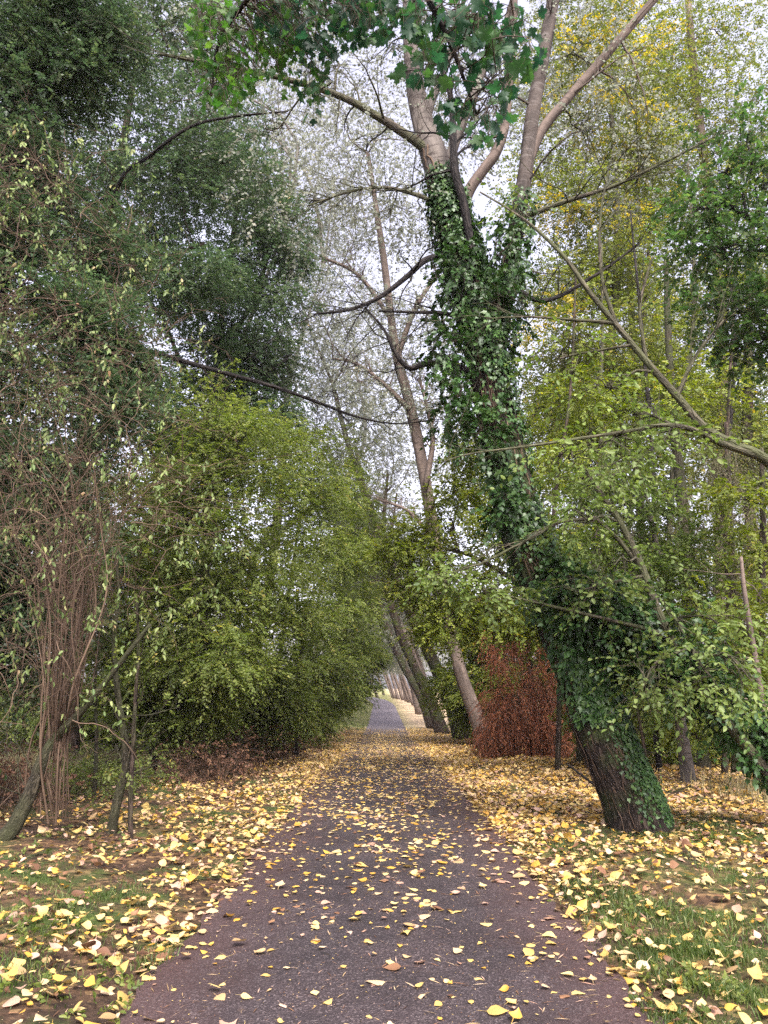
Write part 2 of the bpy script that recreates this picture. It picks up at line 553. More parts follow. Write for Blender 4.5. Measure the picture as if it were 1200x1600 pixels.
def grid_sheet(name, X, Y, zfun, mat, bkfun=None):
    gx, gy = np.meshgrid(X, Y)
    V = np.stack([gx, gy, zfun(gx, gy)], -1).reshape(-1, 3)
    nx = len(X)
    i = (np.arange(len(Y) - 1)[:, None] * nx + np.arange(nx - 1)[None]).ravel()
    q = np.stack([i, i + 1, i + nx + 1, i + nx], -1)
    a = Acc(); a.add(V, q, np.full(len(q), 4), 0, .5, None if bkfun is None else bkfun(gx, gy).reshape(-1, 3))
    return a.build(name, mat)


def ground_material():
    m, n, o = mat_new('forest_floor')
    tc = nd(n, 'ShaderNodeTexCoord')
    def noise(s, d=6.0, r=.6):
        x = nd(n, 'ShaderNodeTexNoise', Scale=s, Detail=d, Roughness=r); n.links.new(tc.outputs['Object'], x.inputs['Vector']); return x.outputs[0]
    soil = ramp(n, noise(14), [(.3, (.012, .008, .006)), (.5, (.03, .019, .012)), (.7, (.065, .04, .026))])
    green = ramp(n, noise(40), [(.3, (.02, .032, .008)), (.7, (.06, .085, .02))])
    k = ramp(n, noise(1.1, 5), [(.46, (0, 0, 0)), (.58, (1, 1, 1))])
    near = mixc(n, k, soil, green)
    # old leaf litter between the fresh leaves
    vo = nd(n, 'ShaderNodeTexVoronoi', Scale=22.0); n.links.new(tc.outputs['Object'], vo.inputs['Vector'])
    sx = nd(n, 'ShaderNodeSeparateColor'); n.links.new(vo.outputs['Color'], sx.inputs[0])
    lit = ramp(n, sx.outputs[0], [(0, (.03, .018, .011)), (.4, (.07, .04, .022)), (.75, (.14, .08, .04)), (1, (.27, .17, .075))])
    k2 = ramp(n, noise(2.3, 4), [(.42, (0, 0, 0)), (.6, (.75, .75, .75))])
    near = mixc(n, k2, near, lit)
    # mown grass where the wood opens
    far = ramp(n, noise(3), [(.3, (.12, .13, .035)), (.7, (.24, .22, .08))])
    straw = ramp(n, noise(5), [(.3, (.27, .19, .11)), (.7, (.47, .36, .23))])
    sx_ = nd(n, 'ShaderNodeSeparateXYZ'); n.links.new(tc.outputs['Object'], sx_.inputs[0])
    mx_ = nd(n, 'ShaderNodeMapRange'); mx_.inputs[1].default_value = .5; mx_.inputs[2].default_value = 2.5; n.links.new(sx_.outputs['X'], mx_.inputs[0])
    far = mixc(n, mx_.outputs[0], far, straw)
    sep = nd(n, 'ShaderNodeSeparateXYZ'); n.links.new(tc.outputs['Object'], sep.inputs[0])
    mr = nd(n, 'ShaderNodeMapRange'); mr.inputs[1].default_value = 45; mr.inputs[2].default_value = 52
    n.links.new(sep.outputs['Y'], mr.inputs[0])
    c = mixc(n, mr.outputs[0], near, far)
    p = nd(n, 'ShaderNodeBsdfPrincipled', Roughness=.9); p.inputs['Specular IOR Level'].default_value = .15
    n.links.new(c, p.inputs['Base Color'])
    b = nd(n, 'ShaderNodeBump', Strength=.7, Distance=.03); n.links.new(noise(30), b.inputs['Height']); n.links.new(b.outputs[0], p.inputs['Normal'])
    n.links.new(p.outputs[0], o.inputs[0])
    return m


def path_material():
    m, n, o = mat_new('asphalt')
    tc = nd(n, 'ShaderNodeTexCoord')
    def noise(s, d=6.0, r=.6):
        x = nd(n, 'ShaderNodeTexNoise', Scale=s, Detail=d, Roughness=r); n.links.new(tc.outputs['Object'], x.inputs['Vector']); return x.outputs[0]
    vo = nd(n, 'ShaderNodeTexVoronoi', Scale=130.0); n.links.new(tc.outputs['Object'], vo.inputs['Vector'])
    sx = nd(n, 'ShaderNodeSeparateColor'); n.links.new(vo.outputs['Color'], sx.inputs[0])
    stone = ramp(n, sx.outputs[0], [(0, (.017, .012, .0125)), (.6, (.031, .0225, .0235)), (.88, (.058, .044, .043)), (1, (.12, .10, .095))])
    worn = ramp(n, noise(1.6), [(.35, (.75, .75, .78)), (.65, (1.2, 1.15, 1.15))])
    c = mixc(n, 1.0, stone, worn, 'MULTIPLY')
    damp = ramp(n, noise(.55, 5, .7), [(.44, (1, 1, 1)), (.6, (.62, .58, .58))])
    c = mixc(n, 1.0, c, damp, 'MULTIPLY')
    v2 = nd(n, 'ShaderNodeTexVoronoi', Scale=.8, feature='DISTANCE_TO_EDGE')
    wv = nd(n, 'ShaderNodeTexNoise', Scale=3.0, Detail=6.0); n.links.new(tc.outputs['Object'], wv.inputs['Vector'])
    wm = mixc(n, .22, tc.outputs['Object'], wv.outputs['Color']); n.links.new(wm, v2.inputs['Vector'])
    ck = ramp(n, v2.outputs['Distance'], [(.0, (.35, .33, .33)), (.006, (1, 1, 1))])
    ck = mixc(n, ramp(n, noise(.7, 3), [(.5, (0, 0, 0)), (.56, (1, 1, 1))]), (1, 1, 1), ck)
    c = mixc(n, 1.0, c, ck, 'MULTIPLY')
    mush = ramp(n, noise(9, 6, .75), [(.60, (0, 0, 0)), (.72, (.5, .5, .5))])
    c = mixc(n, mush, c, (.075, .043, .027))
    at = nd(n, 'ShaderNodeAttribute', attribute_name='bk')
    sp = nd(n, 'ShaderNodeSeparateXYZ'); n.links.new(at.outputs['Vector'], sp.inputs[0])
    ab = nd(n, 'ShaderNodeMath', operation='ABSOLUTE'); n.links.new(sp.outputs['X'], ab.inputs[0])
    ad = nd(n, 'ShaderNodeMath', operation='MULTIPLY_ADD'); ad.inputs[1].default_value = .7; n.links.new(noise(2.2), ad.inputs[0]); n.links.new(ab.outputs[0], ad.inputs[2])
    mr = nd(n, 'ShaderNodeMapRange'); mr.inputs[1].default_value = .95; mr.inputs[2].default_value = 1.75; mr.inputs[4].default_value = .6
    n.links.new(ad.outputs[0], mr.inputs[0])
    edge = ramp(n, noise(60), [(.35, (.035, .016, .013)), (.65, (.095, .045, .036))])
    c = mixc(n, mr.outputs[0], c, edge)
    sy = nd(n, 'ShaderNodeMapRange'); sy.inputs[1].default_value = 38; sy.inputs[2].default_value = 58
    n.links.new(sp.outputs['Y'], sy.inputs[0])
    c = mixc(n, sy.outputs[0], c, ramp(n, noise(4), [(.3, (.12, .10, .107)), (.7, (.17, .145, .15))]))  # far stretch paler: drier asphalt, with haze and open-sky brightness painted in
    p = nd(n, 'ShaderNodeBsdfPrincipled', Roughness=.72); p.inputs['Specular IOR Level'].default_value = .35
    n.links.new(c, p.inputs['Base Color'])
    b = nd(n, 'ShaderNodeBump', Strength=.8, Distance=.006); n.links.new(vo.outputs['Distance'], b.inputs['Height']); n.links.new(b.outputs[0], p.inputs['Normal'])
    n.links.new(p.outputs[0], o.inputs[0])
    return m


GX = axis([(-400, -60, 34), (-60, -12, 3), (-12, -5, .5), (-5, 6, .14), (6, 14, .5), (14, 60, 3), (60, 400, 34)])
GY = axis([(-40, 0, 2), (0, 14, .14), (14, 30, .3), (30, 60, .8), (60, 160, 2.5), (160, 600, 20)])
g = grid_sheet('ground', GX, GY, gz, ground_material()); tag(g, kind='structure')

PY = axis([(-12, 2, .5), (2, 40, .12), (40, 76, .5), (76, 130, .6)])
ex = np.linspace(-1, 1, 13)
hw_l = 1.25 + .035 * np.sin(PY * 1.7) + .03 * np.sin(PY * 4.3 + 1) + .02 * np.sin(PY * 11 + 2)
hw_r = 1.25 + .035 * np.sin(PY * 1.3 + 2) + .03 * np.sin(PY * 5.1) + .02 * np.sin(PY * 12.7)
off = np.where(ex[None] < 0, ex[None] * hw_l[:, None], ex[None] * hw_r[:, None])
pX = path_x(PY)[:, None] + off
pYY = np.repeat(PY[:, None], 13, 1)
pZ = np.interp(pYY, _ys, _zs) + .03 + .012 * (1 - ex[None] ** 2)
nx = 13
i = (np.arange(len(PY) - 1)[:, None] * nx + np.arange(nx - 1)[None]).ravel()
q = np.stack([i, i + 1, i + nx + 1, i + nx], -1)
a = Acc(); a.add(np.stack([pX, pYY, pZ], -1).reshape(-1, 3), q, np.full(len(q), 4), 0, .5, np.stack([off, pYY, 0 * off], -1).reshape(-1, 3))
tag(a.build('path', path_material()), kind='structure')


def surf(x, y):
    """height of the path or the ground"""
    d = np.abs(x - path_x(y))
    zp = np.interp(y, _ys, _zs) + .03 + .012 * (1 - np.clip(d / 1.25, 0, 1) ** 2)
    return np.where(d < 1.24, zp, np.maximum(gz(x, y), np.where(d < 1.3, zp - .01, -99)))


# ------------------------------------------------------------------ trees
def line_px(spec):
    """[(u, v, radius in pixels, distance)] -> points and radii in metres"""
    P, r = [], []
    for u, v, rp, d in spec:
        p, s = px(u, v, d)
        P.append(p); r.append(rp * s)
    return np.array(P), np.array(r)


def smooth_line(P, r, n):
    Q = catmull(P, n)
    rr = np.interp(np.linspace(0, 1, n), np.linspace(0, 1, len(r)), r)
    return Q, rr


def crown(leaf, wood, lines, clumps, spec, seed=None):
    """clumps: (u, v, d, radius px[, vertical radius px]); lines: polylines of the trunk and limbs to spring from"""
    A = np.concatenate(lines)
    for cl in clumps:
        u, v, d, ru = cl[:4]
        rv = cl[4] if len(cl) > 4 else ru * .8
        c, s = px(u, v, d)
        clump(leaf, wood, A, c, np.array([ru * s, ru * s * 1.1, rv * s]) * R.uniform(.9, 1.15), spec, R.uniform(.5, 1.25))


def clump(leaf, wood, A, c, rad, spec, dens=1.0):
    if A is not None:
        dv = c - A
        sco = np.linalg.norm(dv, axis=1) + np.where(dv[:, 2] < -.2, 2.5 * np.abs(dv[:, 2]), 0) + R.normal(0, .15, len(A))
        a0 = A[np.argmin(sco)]
        L = np.linalg.norm(c - a0)
        P = wiggly(a0, c + R.normal(0, .15, 3) * rad, 8, .09, .05)
        r0 = spec.get('limb', .013) * (L ** .8) + .008
        tube(leaf, P, np.linspace(r0, .008, 8), 5, 2, R.random(), cap=False)
    else:
        P = np.array([c, c])
    nsub = spec['nsub']
    k = R.normal(0, 1, (nsub, 3)); k = unit(k) * (R.random((nsub, 1)) ** (1 / 2.4))
    subs = c + k * rad
    for q in subs:
        b0 = P[R.integers(3, 8)] if len(P) > 2 else P[0]
        W = wiggly(b0, q, 5, .08, .04)
        tube(leaf, W, np.linspace(.0085, .0035, 5) * spec.get('tw', 1), 3, 2, R.random(), cap=False)
    ns = int(spec['nspray'] * dens)
    w = R.random(nsub) ** 1.2 + .08; w /= w.sum()
    ch = R.choice(nsub, nsub * ns, p=w)
    sg = spec.get('sig', .30) * rad
    off = R.normal(0, 1, (nsub * ns, 3)) * sg * np.array([1, 1, spec.get('flat', .5)])
    pos = subs[ch] + off
    D = unit(off + 1e-4) * .7 + unit(pos - c) * .5 + R.normal(0, .45, off.shape) + np.array([0, 0, spec.get('lift', -.1)])
    sprays(leaf, pos, D, spec['L'], spec['k'], spec['size'], spec['tpl'], droop=spec.get('droop', .25), ang=spec.get('ang', 55), ldroop=spec.get('ldroop', .15), jit=spec.get('jit', .5),
           twig_r=spec.get('twig_r', .002), gap=spec.get('gap', 0.1), rnd=spec.get('rnd'))


DIA = T_diamond(.32, .1)
DIA_N = T_diamond(.22, .06)
OVAL = T_oval(.3, .08, .12)
OVAL_L = T_oval(.25, .06, .18)
IVY_T = T_fan(IVY, .15, .12)
MAPLE_T = T_fan(MAPLE, .38, .22)

SP_HEDGE = dict(nsub=18, nspray=26, L=.46, k=12, size=.052, tpl=OVAL, flat=.42, sig=.38, droop=.3, twig_r=.002)
SP_DARK = dict(nsub=18, nspray=22, L=.36, k=11, size=.08, tpl=DIA, flat=.6, droop=.35)
SP_POP = dict(nsub=16, nspray=20, L=.45, k=9, size=.085, tpl=T_diamond(.4, .05), flat=.8, droop=.25, jit=.8, sig=.36)
SP_LIME = dict(nsub=12, nspray=20, L=.36, k=10, size=.075, tpl=OVAL, flat=.45, droop=.3)
SP_ELM = dict(nsub=10, nspray=12, L=.42, k=9, size=.08, tpl=OVAL, flat=.5, droop=.35, ldroop=.3, sig=.34)
SP_TALL = dict(nsub=17, nspray=20, L=.45, k=10, size=.085, tpl=DIA, flat=.65, droop=.35, sig=.36)


def tree(name, label, cat, trunk, clumps, spec, leafm, barkm, limbs=(), group=None, sides=12, rough=.08, nseg=26, bare=0, limb_bark=None, ridges=0):
    """trunk: line spec; limbs: line specs, each a branch of its own"""
    P, r = line_px(trunk)
    P[0, 2] = float(gz(P[0, 0], P[0, 1])) - .12
    root = empty(name, (P[0, 0], P[0, 1], P[0, 2] + .12), label, cat, group)
    t = Acc()
    Q, rr = smooth_line(P, r, nseg)
    fl = np.exp(-np.linspace(0, 1, nseg) * (12 if nseg > 20 else 6)) * .35
    tube(t, Q, rr * (1 + fl), sides, 0, .5, rough, ridges=ridges)
    lines = [Q[nseg // 4:]]
    t.build('trunk', barkm, root)
    for lb in limbs:
        Pl, rl = line_px(lb)
        Ql, rl = smooth_line(Pl, rl, max(8, 4 * len(lb)))
        b = Acc(); tube(b, Ql, rl, 8, 0, R.random(), .06)
        for _ in range(bare):
            i = R.integers(len(Ql) // 4, len(Ql) - 1)
            d = unit(Ql[i + 1] - Ql[i]); e = unit(R.normal(0, 1, 3))
            grow(b, Ql[i], d * .6 + e * .7, R.uniform(.5, 1.3), max(rl[i] * .4, .006), 2, kids=4)
        b.build('branch', limb_bark or barkm, root)
        lines.append(Ql)
    if clumps:
        lf, wd = Acc(), Acc()
        crown(lf, wd, lines, clumps, spec)
        lf.build('crown', [leafm, M['twig'], limb_bark or barkm], root)
    return root, Q, rr, lines


def tree_spec(pts, d):
    return [(u, v, r, d) for u, v, r in pts]


# ------------------------------------------------------------------ ivy helpers
def on_trunk(Q, rr, t, face, phi):
    """points and outward normals on a trunk: t along it, angle phi about the direction 'face'"""
    n = len(Q)
    f = t * (n - 1); i = np.clip(f.astype(int), 0, n - 2); f = (f - i)[:, None]
    c = Q[i] * (1 - f) + Q[i + 1] * f
    r = rr[i] * (1 - f[:, 0]) + rr[i + 1] * f[:, 0]
    T = unit(Q[i + 1] - Q[i])
    fc = np.asarray(face, float)[None] - T * (T @ np.asarray(face, float))[:, None]
    fc = unit(fc); sd_ = np.cross(T, fc)
    nrm = np.cos(phi)[:, None] * fc + np.sin(phi)[:, None] * sd_
    return c, r, T, nrm


def ivy_skin(acc, Q, rr, N, t0, t1, face, spread, thick, size, lump=0.0, mat=0, edge=None):
    t = R.uniform(t0, t1, N); phi = np.clip(R.normal(0, spread, N), -pi, pi)
    if edge is not None:
        keep = edge(t, phi)
        t, phi = t[keep], phi[keep]
    c, r, T, nrm = on_trunk(Q, rr, t, face, phi)
    lp = .5 + .5 * np.sin(t * 37 + 2 * phi) * np.sin(t * 61 - 3 * phi + 1)
    h = .015 + thick * R.random(len(t)) ** 1.4 + lump * lp * R.random(len(t)) ** .7
    O = c + nrm * (r + h)[:, None]
    Y = np.array([0, 0, -1.0]) + nrm * .45 + R.normal(0, .4, O.shape)
    X, Y, Z = frames(Y, nrm * 1.2 + np.array([0, 0, .35]), .35)
    inst(acc, IVY_T, O, X, Y, Z, size * R.uniform(.55, 1.25, len(O)), mat)


def creeper_stems(acc, Q, rr, N, t0, t1, face, spread, r=.008):
    for _ in range(N):
        a, b = sorted(R.uniform(t0, t1, 2)); b = max(b, a + .12)
        t = np.linspace(a, min(b, .98), 22); ph = R.normal(0, spread) + np.cumsum(R.normal(0, .09, 22))
        c, rad, T, nrm = on_trunk(Q, rr, t, face, ph)
        tube(acc, c + nrm * (rad * 1.05 + .012)[:, None], R.uniform(.5, 1.4) * r * np.ones(22), 5, 0, R.random(), cap=False)


CAMDIR = np.array([0, -1.0, .15])

# ================================================================== the great leaning ivy tree
DM = 9.2
P, r = line_px([(1002, 1288, 43, 9.2), (985, 1250, 41, 9.2), (963, 1200, 39, 9.2), (936, 1130, 39, 9.22), (908, 1050, 37, 9.25), (868, 950, 33, 9.3), (825, 850, 33, 9.35), (799, 760, 30, 9.4),
                (776, 650, 28, 9.45), (758, 560, 27, 9.5), (742, 480, 27, 9.5), (722, 400, 26, 9.5), (702, 330, 25, 9.5), (684, 262, 20, 9.5), (662, 195, 15, 9.5), (648, 130, 12, 9.5), (641, 60, 10.5, 9.5), (638, -60, 10, 9.5), (625, -220, 6, 9.5)])
P[0, 2] = float(gz(P[0, 0], P[0, 1])) - .1
IT = empty('ivy_tree', (P[0, 0], P[0, 1], P[0, 2] + .1), 'huge ivy-clad tree leaning left towards the path beside its right verge', 'tree')
Q, rr = smooth_line(P, r, 120)
tt = np.linspace(0, 1, 120)
rr = rr * (1 + .14 * np.exp(-tt * 34))
b = Acc(); tube(b, Q, rr, 64, 0, .5, .07, ridges=26, flare=.16)
nq = 120
trunk_o = b.build('trunk', [M['bark'], M['bark_pale']], IT)
mi = np.zeros(len(trunk_o.data.polygons), np.int32)
ring = np.minimum(np.arange(len(mi)) // 64, nq - 2)
mi[(ring + R.normal(0, 1.5, len(mi))) > nq * .69] = 1
trunk_o.data.polygons.foreach_set('material_index', mi)
main_lines = [Q[30:]]
MAIN_Q, MAIN_R = Q, rr
# upper stems and limbs
up_specs = [
    ('bark_stem', [(770, 590, 21, 9.55), (780, 520, 21, 9.6), (792, 440, 20, 9.6), (806, 360, 18, 9.6), (821, 270, 16, 9.6), (832, 180, 15, 9.6), (848, 90, 14, 9.6), (866, -10, 13, 9.6), (885, -150, 9, 9.6)]),
    ('bark_pink', [(822, 262, 11, 9.6), (846, 205, 11, 9.65), (882, 160, 10, 9.7), (950, 82, 9, 9.7), (1018, 4, 8, 9.7), (1090, -80, 6, 9.7)]),
    ('bark_pink', [(716, 350, 12, 9.5), (732, 300, 12, 9.5), (752, 270, 11, 9.5), (774, 240, 11, 9.5), (788, 200, 10, 9.5), (793, 150, 9, 9.5), (800, 80, 8, 9.5), (806, -40, 6, 9.5)]),
    ('bark_pale', [(694, 300, 10, 9.6), (704, 245, 10, 9.65), (728, 175, 9, 9.7), (752, 115, 8, 9.7), (788, 45, 7, 9.7), (812, -40, 5, 9.7)]),
    ('bark_pale', [(664, 200, 8, 9.5), (676, 155, 7, 9.5), (700, 95, 6, 9.5), (720, 20, 5, 9.5)]),
    ('bark_limb', [(686, 248, 12, 9.45), (640, 214, 9.5, 9.4), (590, 182, 8, 9.3), (540, 154, 7, 9.2), (470, 130, 6, 9.1), (400, 113, 5, 9.0), (318, 97, 4, 8.9), (250, 85, 2.5, 8.8)]),
    ('bark_dark', [(738, 398, 8, 9.2), (726, 325, 8, 9.15), (711, 268, 8, 9.1), (708, 215, 7, 9.1), (704, 150, 5, 9.1), (682, 92, 4, 9.0), (646, 46, 3, 8.9)]),
    ('bark_dark', [(690, 400, 6, 9.4), (664, 407, 6, 9.3), (636, 432, 5, 9.25), (592, 465, 4, 9.2), (545, 484, 3, 9.1), (490, 491, 1.6, 9.0)]),
    ('bark_limb', [(696, 325, 5.5, 9.4), (655, 306, 4.5, 9.4), (600, 293, 3.4, 9.3), (545, 300, 2.6, 9.2), (480, 322, 1.5, 9.2)]),
    ('bark_dark', [(750, 520, 6, 9.3), (722, 499, 5, 9.25), (690, 489, 4, 9.2), (650, 488, 3, 9.2), (592, 486, 1.8, 9.1)]),
    ('bark_dark', [(745, 585, 8, 9.4), (705, 572, 7, 9.3), (668, 568, 6, 9.2), (640, 575, 5, 9.2), (618, 552, 4, 9.2), (600, 515, 2.6, 9.2), (570, 480, 1.6, 9.2)]),
    ('bark_limb', [(822, 338, 6, 9.5), (880, 316, 5, 9.4), (960, 290, 4, 9.3), (1040, 252, 3, 9.2), (1135, 205, 1.8, 9.2)]),
    ('bark_dark', [(790, 440, 6, 9.5), (850, 470, 4, 9.4), (930, 430, 3, 9.4), (1000, 380, 1.8, 9.4)]),
]
for bm, spec in up_specs:
    Pl, rl = line_px(spec)
    Ql, rl = smooth_line(Pl, rl * (.74 if bm in ('bark_pink', 'bark_stem', 'bark_limb') else .84), 6 * len(spec))
    b = Acc(); tube(b, Ql, rl, 14, 0, R.random(), .05)
    nb = {'bark_dark': 10, 'bark_limb': 20}.get(bm, 4)
    for _ in range(nb):
        i = R.integers(len(Ql) // 4, len(Ql) - 1)
        d = unit(Ql[i + 1] - Ql[i]); e = unit(R.normal(0, 1, 3))
        grow(b, Ql[i], d * .6 + e * .7 - np.array([0, 0, .1]), R.uniform(.6, 1.7), max(min(rl[i] * .35, .02), .007), 2, kids=5, up=-.03)
    b.build('branch', M[bm], IT)
    main_lines.append(Ql)
# ivy: a close green coat on the camera side, bushy higher up
iv = Acc()
ivy_skin(iv, Q, rr, 5200, .17, .30, (.55, -1, .1), .75, .06, .075)
ivy_skin(iv, Q, rr, 6500, .02, .18, (1, -.5, .1), .46, .05, .042)
ivy_skin(iv, Q, rr, 9500, .27, .69, CAMDIR, 1.3, .09, .058, lump=.09, edge=lambda t, p: (np.sin(t * 40 + 2.2 * p) + R.normal(0, .5, len(t))) > -.45)
ivy_skin(iv, Q, rr, 2400, .52, .715, CAMDIR, 1.5, .07, .068, lump=.05)
S2, S2r = smooth_line(*line_px(up_specs[0][1]), 60)
ivy_skin(iv, S2, S2r, 2400, .0, .45, CAMDIR, 1.4, .08, .066, lump=.06)
ivw = Acc()
for (u, v, d, ru, rv) in [(715, 620, 9.2, 40, 60), (782, 480, 9.2, 42, 60), (700, 540, 9.2, 35, 45), (740, 680, 9.1, 45, 50), (790, 780, 8.9, 26, 34),
                          (888, 900, 8.9, 34, 28), (905, 950, 8.9, 32, 30), (785, 395, 9.3, 45, 50), (715, 430, 9.2, 36, 50), (925, 985, 8.9, 34, 34)]:
    c, s = px(u, v, d)
    clump(iv, ivw, Q[20:90], c, np.array([ru * .72, ru * .8, rv]) * s, dict(nsub=11, nspray=9, L=.26, k=8, size=.072, tpl=IVY_T, flat=.9, droop=.5, ldroop=.5, limb=.006, sig=.33))
iv.build('ivy', [M['ivy'], M['twig'], M['twig']], trunk_o)
cs = Acc()
creeper_stems(cs, Q, rr, 60, .01, .5, CAMDIR, 1.1, .0045)
creeper_stems(cs, Q, rr, 16, .3, .75, CAMDIR, .8, .010)
cs.build('ivy_stems', M['vine_stem'], trunk_o)
lf, wd = Acc(), Acc()
crown(lf, wd, main_lines, [(420, 190, 9.6, 75), (520, 100, 9.8, 70), (610, 90, 10, 70), (700, 60, 10.4, 75), (560, 230, 9.6, 60), (480, 330, 9.6, 60), (610, 330, 9.6, 45), (770, 130, 10.4, 60), (740, 200, 10.2, 50),
                            (880, 100, 10, 60), (930, 200, 10, 60), (380, 60, 9.4, 60), (600, -120, 10, 120), (800, -140, 10, 130), (950, -60, 10, 110), (450, -60, 9.8, 100), (1000, 270, 9.8, 45)],
      dict(SP_POP, nspray=8, size=.055, tw=.8, sig=.5))
lf.build('crown', [M['poplar'], M['twig'], M['bark_limb']], IT)

# ================================================================== the row of leaning poplars along the right verge
POP = 'leaning poplars in a row along the right verge'
tree('leaning_poplar', 'tall slender poplar with pinkish upper trunk rising beside the dead russet conifer', 'tree',
     tree_spec([(763, 1178, 12), (748, 1130, 10.5), (720, 1052, 9.6), (697, 950, 9.2), (681, 850, 9), (665, 755, 9.5), (651, 680, 9), (637, 620, 8), (621, 560, 7.5), (612, 505, 6.5), (603, 430, 5.5), (590, 340, 4.5), (575, 240, 3)], 25),
     [(600, 470, 25, 70), (640, 560, 25, 55), (560, 380, 25, 75), (630, 330, 25, 75), (540, 250, 24, 75), (600, 180, 24, 70), (690, 640, 25, 45), (575, 590, 24, 60), (520, 480, 24, 65), (660, 230, 26, 70), (500, 130, 24, 70), (690, 500, 26, 50)],
     dict(SP_POP, nspray=24, size=.08), M['poplar'], M['bark_pink'],
     limbs=[tree_spec([(665, 760, 5), (676, 690, 4), (668, 640, 3), (655, 590, 2)], 24.6), tree_spec([(640, 640, 5), (600, 600, 3.6), (560, 570, 2.6), (520, 560, 1.6)], 24.6),
            tree_spec([(620, 560, 5), (650, 480, 3.6), (690, 420, 2.4)], 25), tree_spec([(612, 500, 4), (560, 430, 3), (500, 400, 1.8)], 25), tree_spec([(681, 850, 4), (640, 800, 2.6), (590, 780, 1.6)], 25)], group=POP, bare=16, nseg=40)
tree('leaning_poplar', 'dark leaning poplar between the pink-trunked poplar and the double trunk', 'tree',
     tree_spec([(727, 1154, 15), (706, 1100, 11), (678, 1037, 9.5), (656, 990, 8.6), (638, 950, 8), (612, 885, 7), (586, 815, 6), (562, 750, 5), (540, 680, 4), (520, 600, 3)], 34),
     [(560, 690, 34, 50), (520, 620, 34, 55), (480, 540, 33, 55), (600, 720, 34, 40), (470, 440, 33, 60), (440, 340, 33, 60), (530, 550, 34, 45), (585, 650, 34, 40)],
     dict(SP_POP, nspray=22, size=.088), M['poplar'], M['bark_brown'],
     limbs=[tree_spec([(612, 885, 4), (600, 820, 3), (606, 740, 1.8)], 34), tree_spec([(638, 950, 4), (600, 880, 3), (560, 850, 1.6)], 34), tree_spec([(586, 815, 3.4), (540, 770, 2.6), (500, 700, 1.6)], 34)], group=POP, bare=10, nseg=40)
tree('leaning_poplar', 'left trunk of the crossing dark pair leaning far over the path', 'tree',
     tree_spec([(693, 1140, 10), (675, 1100, 7.6), (651, 1050, 7), (626, 994, 6.6), (613, 950, 6), (600, 895, 5.4), (586, 840, 4.6), (572, 780, 4), (556, 700, 3)], 41),
     [(560, 640, 41, 45), (600, 680, 41, 35), (530, 700, 41, 40), (500, 640, 41, 45), (570, 560, 41, 45)],
     dict(SP_POP, nspray=20, size=.095), M['poplar'], M['bark_brown'],
     limbs=[tree_spec([(613, 950, 3.6), (585, 900, 2.6), (570, 850, 1.6)], 41), tree_spec([(600, 895, 3), (612, 830, 2.2), (620, 770, 1.4)], 41)], group=POP, bare=10, nseg=40)
tree('leaning_poplar', 'thin straight poplar just behind the crossing dark pair', 'tree',
     tree_spec([(678, 1131, 8), (655, 1085, 6), (625, 1030, 5.4), (600, 970, 5), (586, 920, 4.4), (578, 860, 3.6), (570, 790, 2.6)], 49),
     [(590, 780, 49, 32), (560, 740, 49, 34), (610, 720, 49, 30), (545, 800, 49, 26), (640, 730, 50, 34), (670, 790, 50, 32), (620, 810, 49, 30), (700, 720, 50, 32), (600, 870, 49, 26), (650, 860, 50, 28), (690, 850, 50, 30), (640, 930, 50, 22), (680, 920, 50, 24), (640, 660, 50, 30)],
     dict(SP_POP, nspray=20, size=.105), M['poplar'], M['bark_brown'],
     limbs=[tree_spec([(600, 970, 2.8), (575, 930, 2), (566, 880, 1.2)], 49)], group=POP, bare=5, nseg=30)


def pt_tree(name, label, cat, base, top, r0, spec, leafm, barkm, clumps, group=None, sides=9, limbs=6, twigs=2, bend=.06, nseg=22, bare=True, dens=1.0):
    """a tree given in metres: base, top, clumps [(dx, dy, z, r, rz)] about the base"""
    base = np.array(base, float); base[2] = float(gz(base[0], base[1]))
    root = empty(name, base, label, cat, group)
    top = np.array(top, float)
    t = Acc()
    Q = wiggly(base - np.array([0, 0, .15]), top, nseg, bend)
    rr = r0 * (1 - .85 * np.linspace(0, 1, nseg)) * (1 + .35 * np.exp(-np.linspace(0, 1, nseg) * 22))
    tube(t, Q, rr, sides, 0, .5, .08)
    t.build('trunk', barkm, root)
    lf = Acc()
    if bare:
        for _ in range(limbs):
            i = R.integers(int(nseg * .35), nseg - 1)
            d = unit(Q[i + 1] - Q[i]); e = unit(R.normal(0, 1, 3) * np.array([1, 1, .3]))
            grow(lf, Q[i], d * .8 + e * .7, np.linalg.norm(top - base) * R.uniform(.12, .24), rr[i] * .45, twigs, 2, kids=4, wig=.1)
    if clumps:
        for (dx, dy, z, r, rz) in clumps:
            clump(lf, lf, Q[nseg // 4:], base + np.array([dx, dy, z]), np.array([r, r, rz]), spec, dens)
    if lf.V:
        lf.build('crown', [leafm, M['twig'], barkm], root)
    return root


def copy_tree(o, loc, rot, label, scale=1.0):
    c = o.copy(); col.objects.link(c)
    c.location = loc; c.rotation_euler = (0, 0, rot); c['label'] = label; c.scale = (scale,) * 3
    for ch in o.children:
        d = ch.copy(); col.objects.link(d); d.parent = c; d.matrix_parent_inverse = ch.matrix_parent_inverse.copy()
    return c


